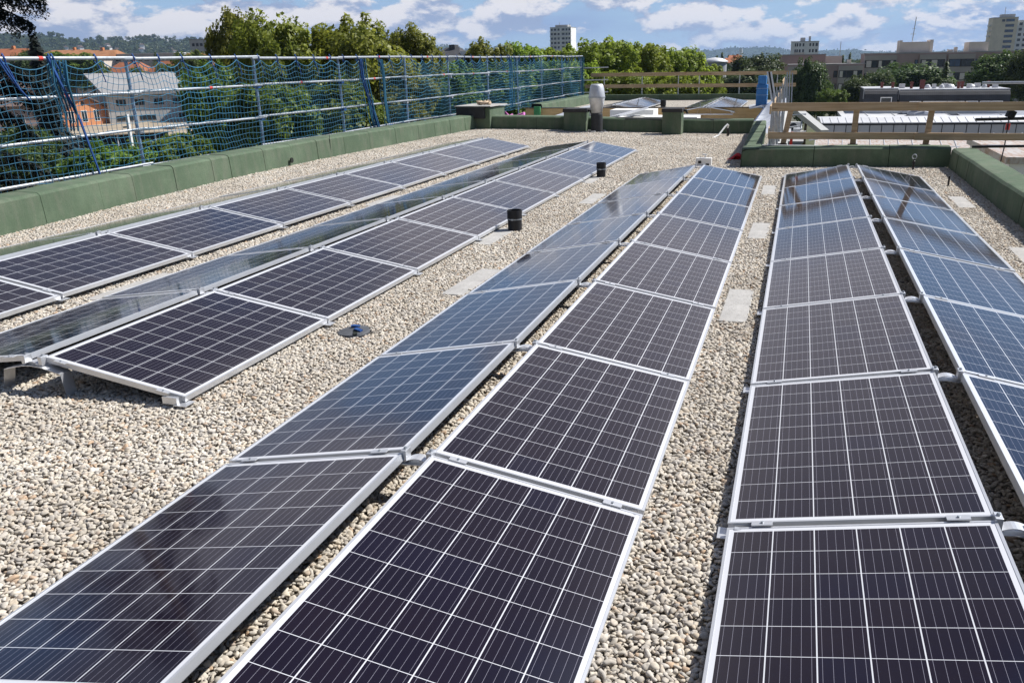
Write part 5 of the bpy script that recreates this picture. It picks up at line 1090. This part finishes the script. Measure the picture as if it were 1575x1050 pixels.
p = atg(205, 236); car((p[0], p[1], Z0), rz, simple('blue_car_paint', (.03, .06, .25), .3, .2), 'dark blue parked car under the carport behind the net'); p = atg(258, 233); car((p[0], p[1], Z0), rz+.2, simple('red_car_paint', (.35, .04, .03), .3, .2), 'red parked car beside the shrub behind the net')
p = aty(195, 175, 24); o = empty('leaning_post', (p[0], p[1], -3), 'white leaning post outside the scaffold, left of centre', 'post'); e0 = np.array(o.location); m = MB(); m.bar(np.array(aty(206, 242, 24))-e0, np.array(aty(195, 176, 24))-e0, .09, .09, (0, 1, 0)); m.bar(np.array(aty(222, 300, 24))-e0, np.array(aty(206, 242.2, 24))-e0, .085, .085, (0, 1, 0)); m.build('shaft', M['white_paint'], o)
m = MB(); m.bar(np.array(aty(190, 196, 24))-e0, np.array(aty(199, 195, 24))-e0, .06, .06); m.build('bracket', M['galv'], o)
# red and orange roofed houses
def house(u0, u1, vr, ve, vb, y, roof, wall, label, axis='x', hip=0.0):
    a, b, w, rz = px_frame(u0, u1, ve, y); rise = (aty(u0, vr, y)[2]-a[2]); o = empty('tiled_house', (a[0], a[1], Z0), label, 'house', 'tiled houses on the left', rz); h = a[2]-Z0
    m = MB(); m.box(.4, w-.4, 0, 11, 0, h); m.build('wall', M[wall], o); gable(o, w, 11, h+.003, max(1.2, rise*1.25), roof, .6, axis, hip)
    n = max(2, int(w/4))
    for i in range(n): window(o, 1+i*(w-2)/n, h-2.3, 1.1, 1.4, 'white')
    m = MB(); m.box(w*.6, w*.6+.8, 5, 5.8, h+rise*.6, h+rise*1.25+.8); m.build('chimney', M['brick'], o)
house(160, 205, 100, 114, 128, 215, 'tile_red', 'render_white', 'white walled house with red roof, left of the net post', 'x', 2.0)
house(222, 278, 99, 117, 130, 215, 'tile_red', 'render_white', 'white walled house with red roof, right of the net post', 'x', 2.0)
house(64, 118, 79, 85, 95, 250, 'tile_orange', 'render_pink', 'long low house with orange roof, leftmost of the far ones'); house(108, 160, 80, 88, 98, 235, 'tile_orange', 'render_pale', 'long low house with orange roof above the rail'); house(275, 292, 84, 92, 100, 230, 'tile_red', 'render_pink', 'small red roofed house under the grey block')
house(300, 340, 92, 101, 112, 170, 'tile_orange', 'render_pale', 'orange roofed house half hidden behind the plane trees'); house(-30, 20, 78, 88, 100, 220, 'tile_red', 'render_pink', 'dull red roofed house at the very left edge')
a, b, w, rz = px_frame(158, 275, 85, 240); o = bld('long_white_shed', 'long low flat building with white eaves behind the rail', (a[0], a[1], Z0), rz, w, 8, a[2]-Z0, 'render_grey2', 'frame_white')
for i in range(10): window(o, 2+i*w/10.5, a[2]-Z0-2, 1.8, 1.0, 'dark')
house(1116, 1130, 92, 97, 110, 240, 'tile_red', 'render_pale', 'small red roofed house beyond the far railing, nearer'); house(1122, 1136, 88, 91, 100, 320, 'tile_red', 'render_pink', 'small red roofed house beyond the far railing, farther')
for i, (u, vt) in enumerate(((1075, 75), (1140, 75))):
    t_, b_ = aty(u, vt, 1500), aty(u, 92, 1500); m = MB(); m.lathe([(2.2, 0), (2.2, t_[2]+9)], n=10); o = m.build('water_tower', M['render_white'], loc=(t_[0], t_[1], Z0)); tag(o, ('slim white chimney far off, left one of two' if i == 0 else 'slim white chimney far off, right one of two'), 'chimney', 'far white chimneys')
# small houses on the left hill
r_ = random.Random(12); hm = {}
for i in range(16):
    u = 100+r_.random()*170; v = 71+r_.random()*11; d = 1960+r_.random()*180; dr = ray(u, v); q = CAM+dr*(d/np.linalg.norm(dr[:2]))
    if i == 0: m = MB(); m.box(-4, 4, -4, 4, -6, 3); hw = m.mesh('wall', M['render_white']); m = MB(); m.add([(-5, -5, 3.003), (5, -5, 3.003), (5, 5, 3.003), (-5, 5, 3.003), (-3, 0, 5.5), (3, 0, 5.5)], [(0, 1, 5, 4), (2, 3, 4, 5), (0, 4, 3), (1, 2, 5), (0, 3, 2, 1)]); hr = m.mesh('roof', M['tile_brown'])
    o = empty('hillside_house', (q[0], q[1], q[2]), 'tiny white house on the wooded hill at upper left', 'house', 'tiny houses on the hill', r_.random()*3); link_part('wall', hw, o); link_part('roof', hr, o)
# ------------------------------------------------------------------ haze
def haze():
    n = bpy.data.materials.new('haze'); n.use_nodes = True; t = n.node_tree; t.nodes.remove(t.nodes['Principled BSDF']); v = t.nodes.new('ShaderNodeVolumePrincipled')
    v.inputs['Color'].default_value = (.50, .70, 1, 1); v.inputs['Density'].default_value = .000095; v.inputs['Anisotropy'].default_value = .2
    t.links.new(v.outputs[0], t.nodes['Material Output'].inputs['Volume'])
    m = MB(); m.box(-9100, 9100, -500, 9100, -10.2, 190); o = m.build('haze', n); tag(o, kind='stuff')
haze()
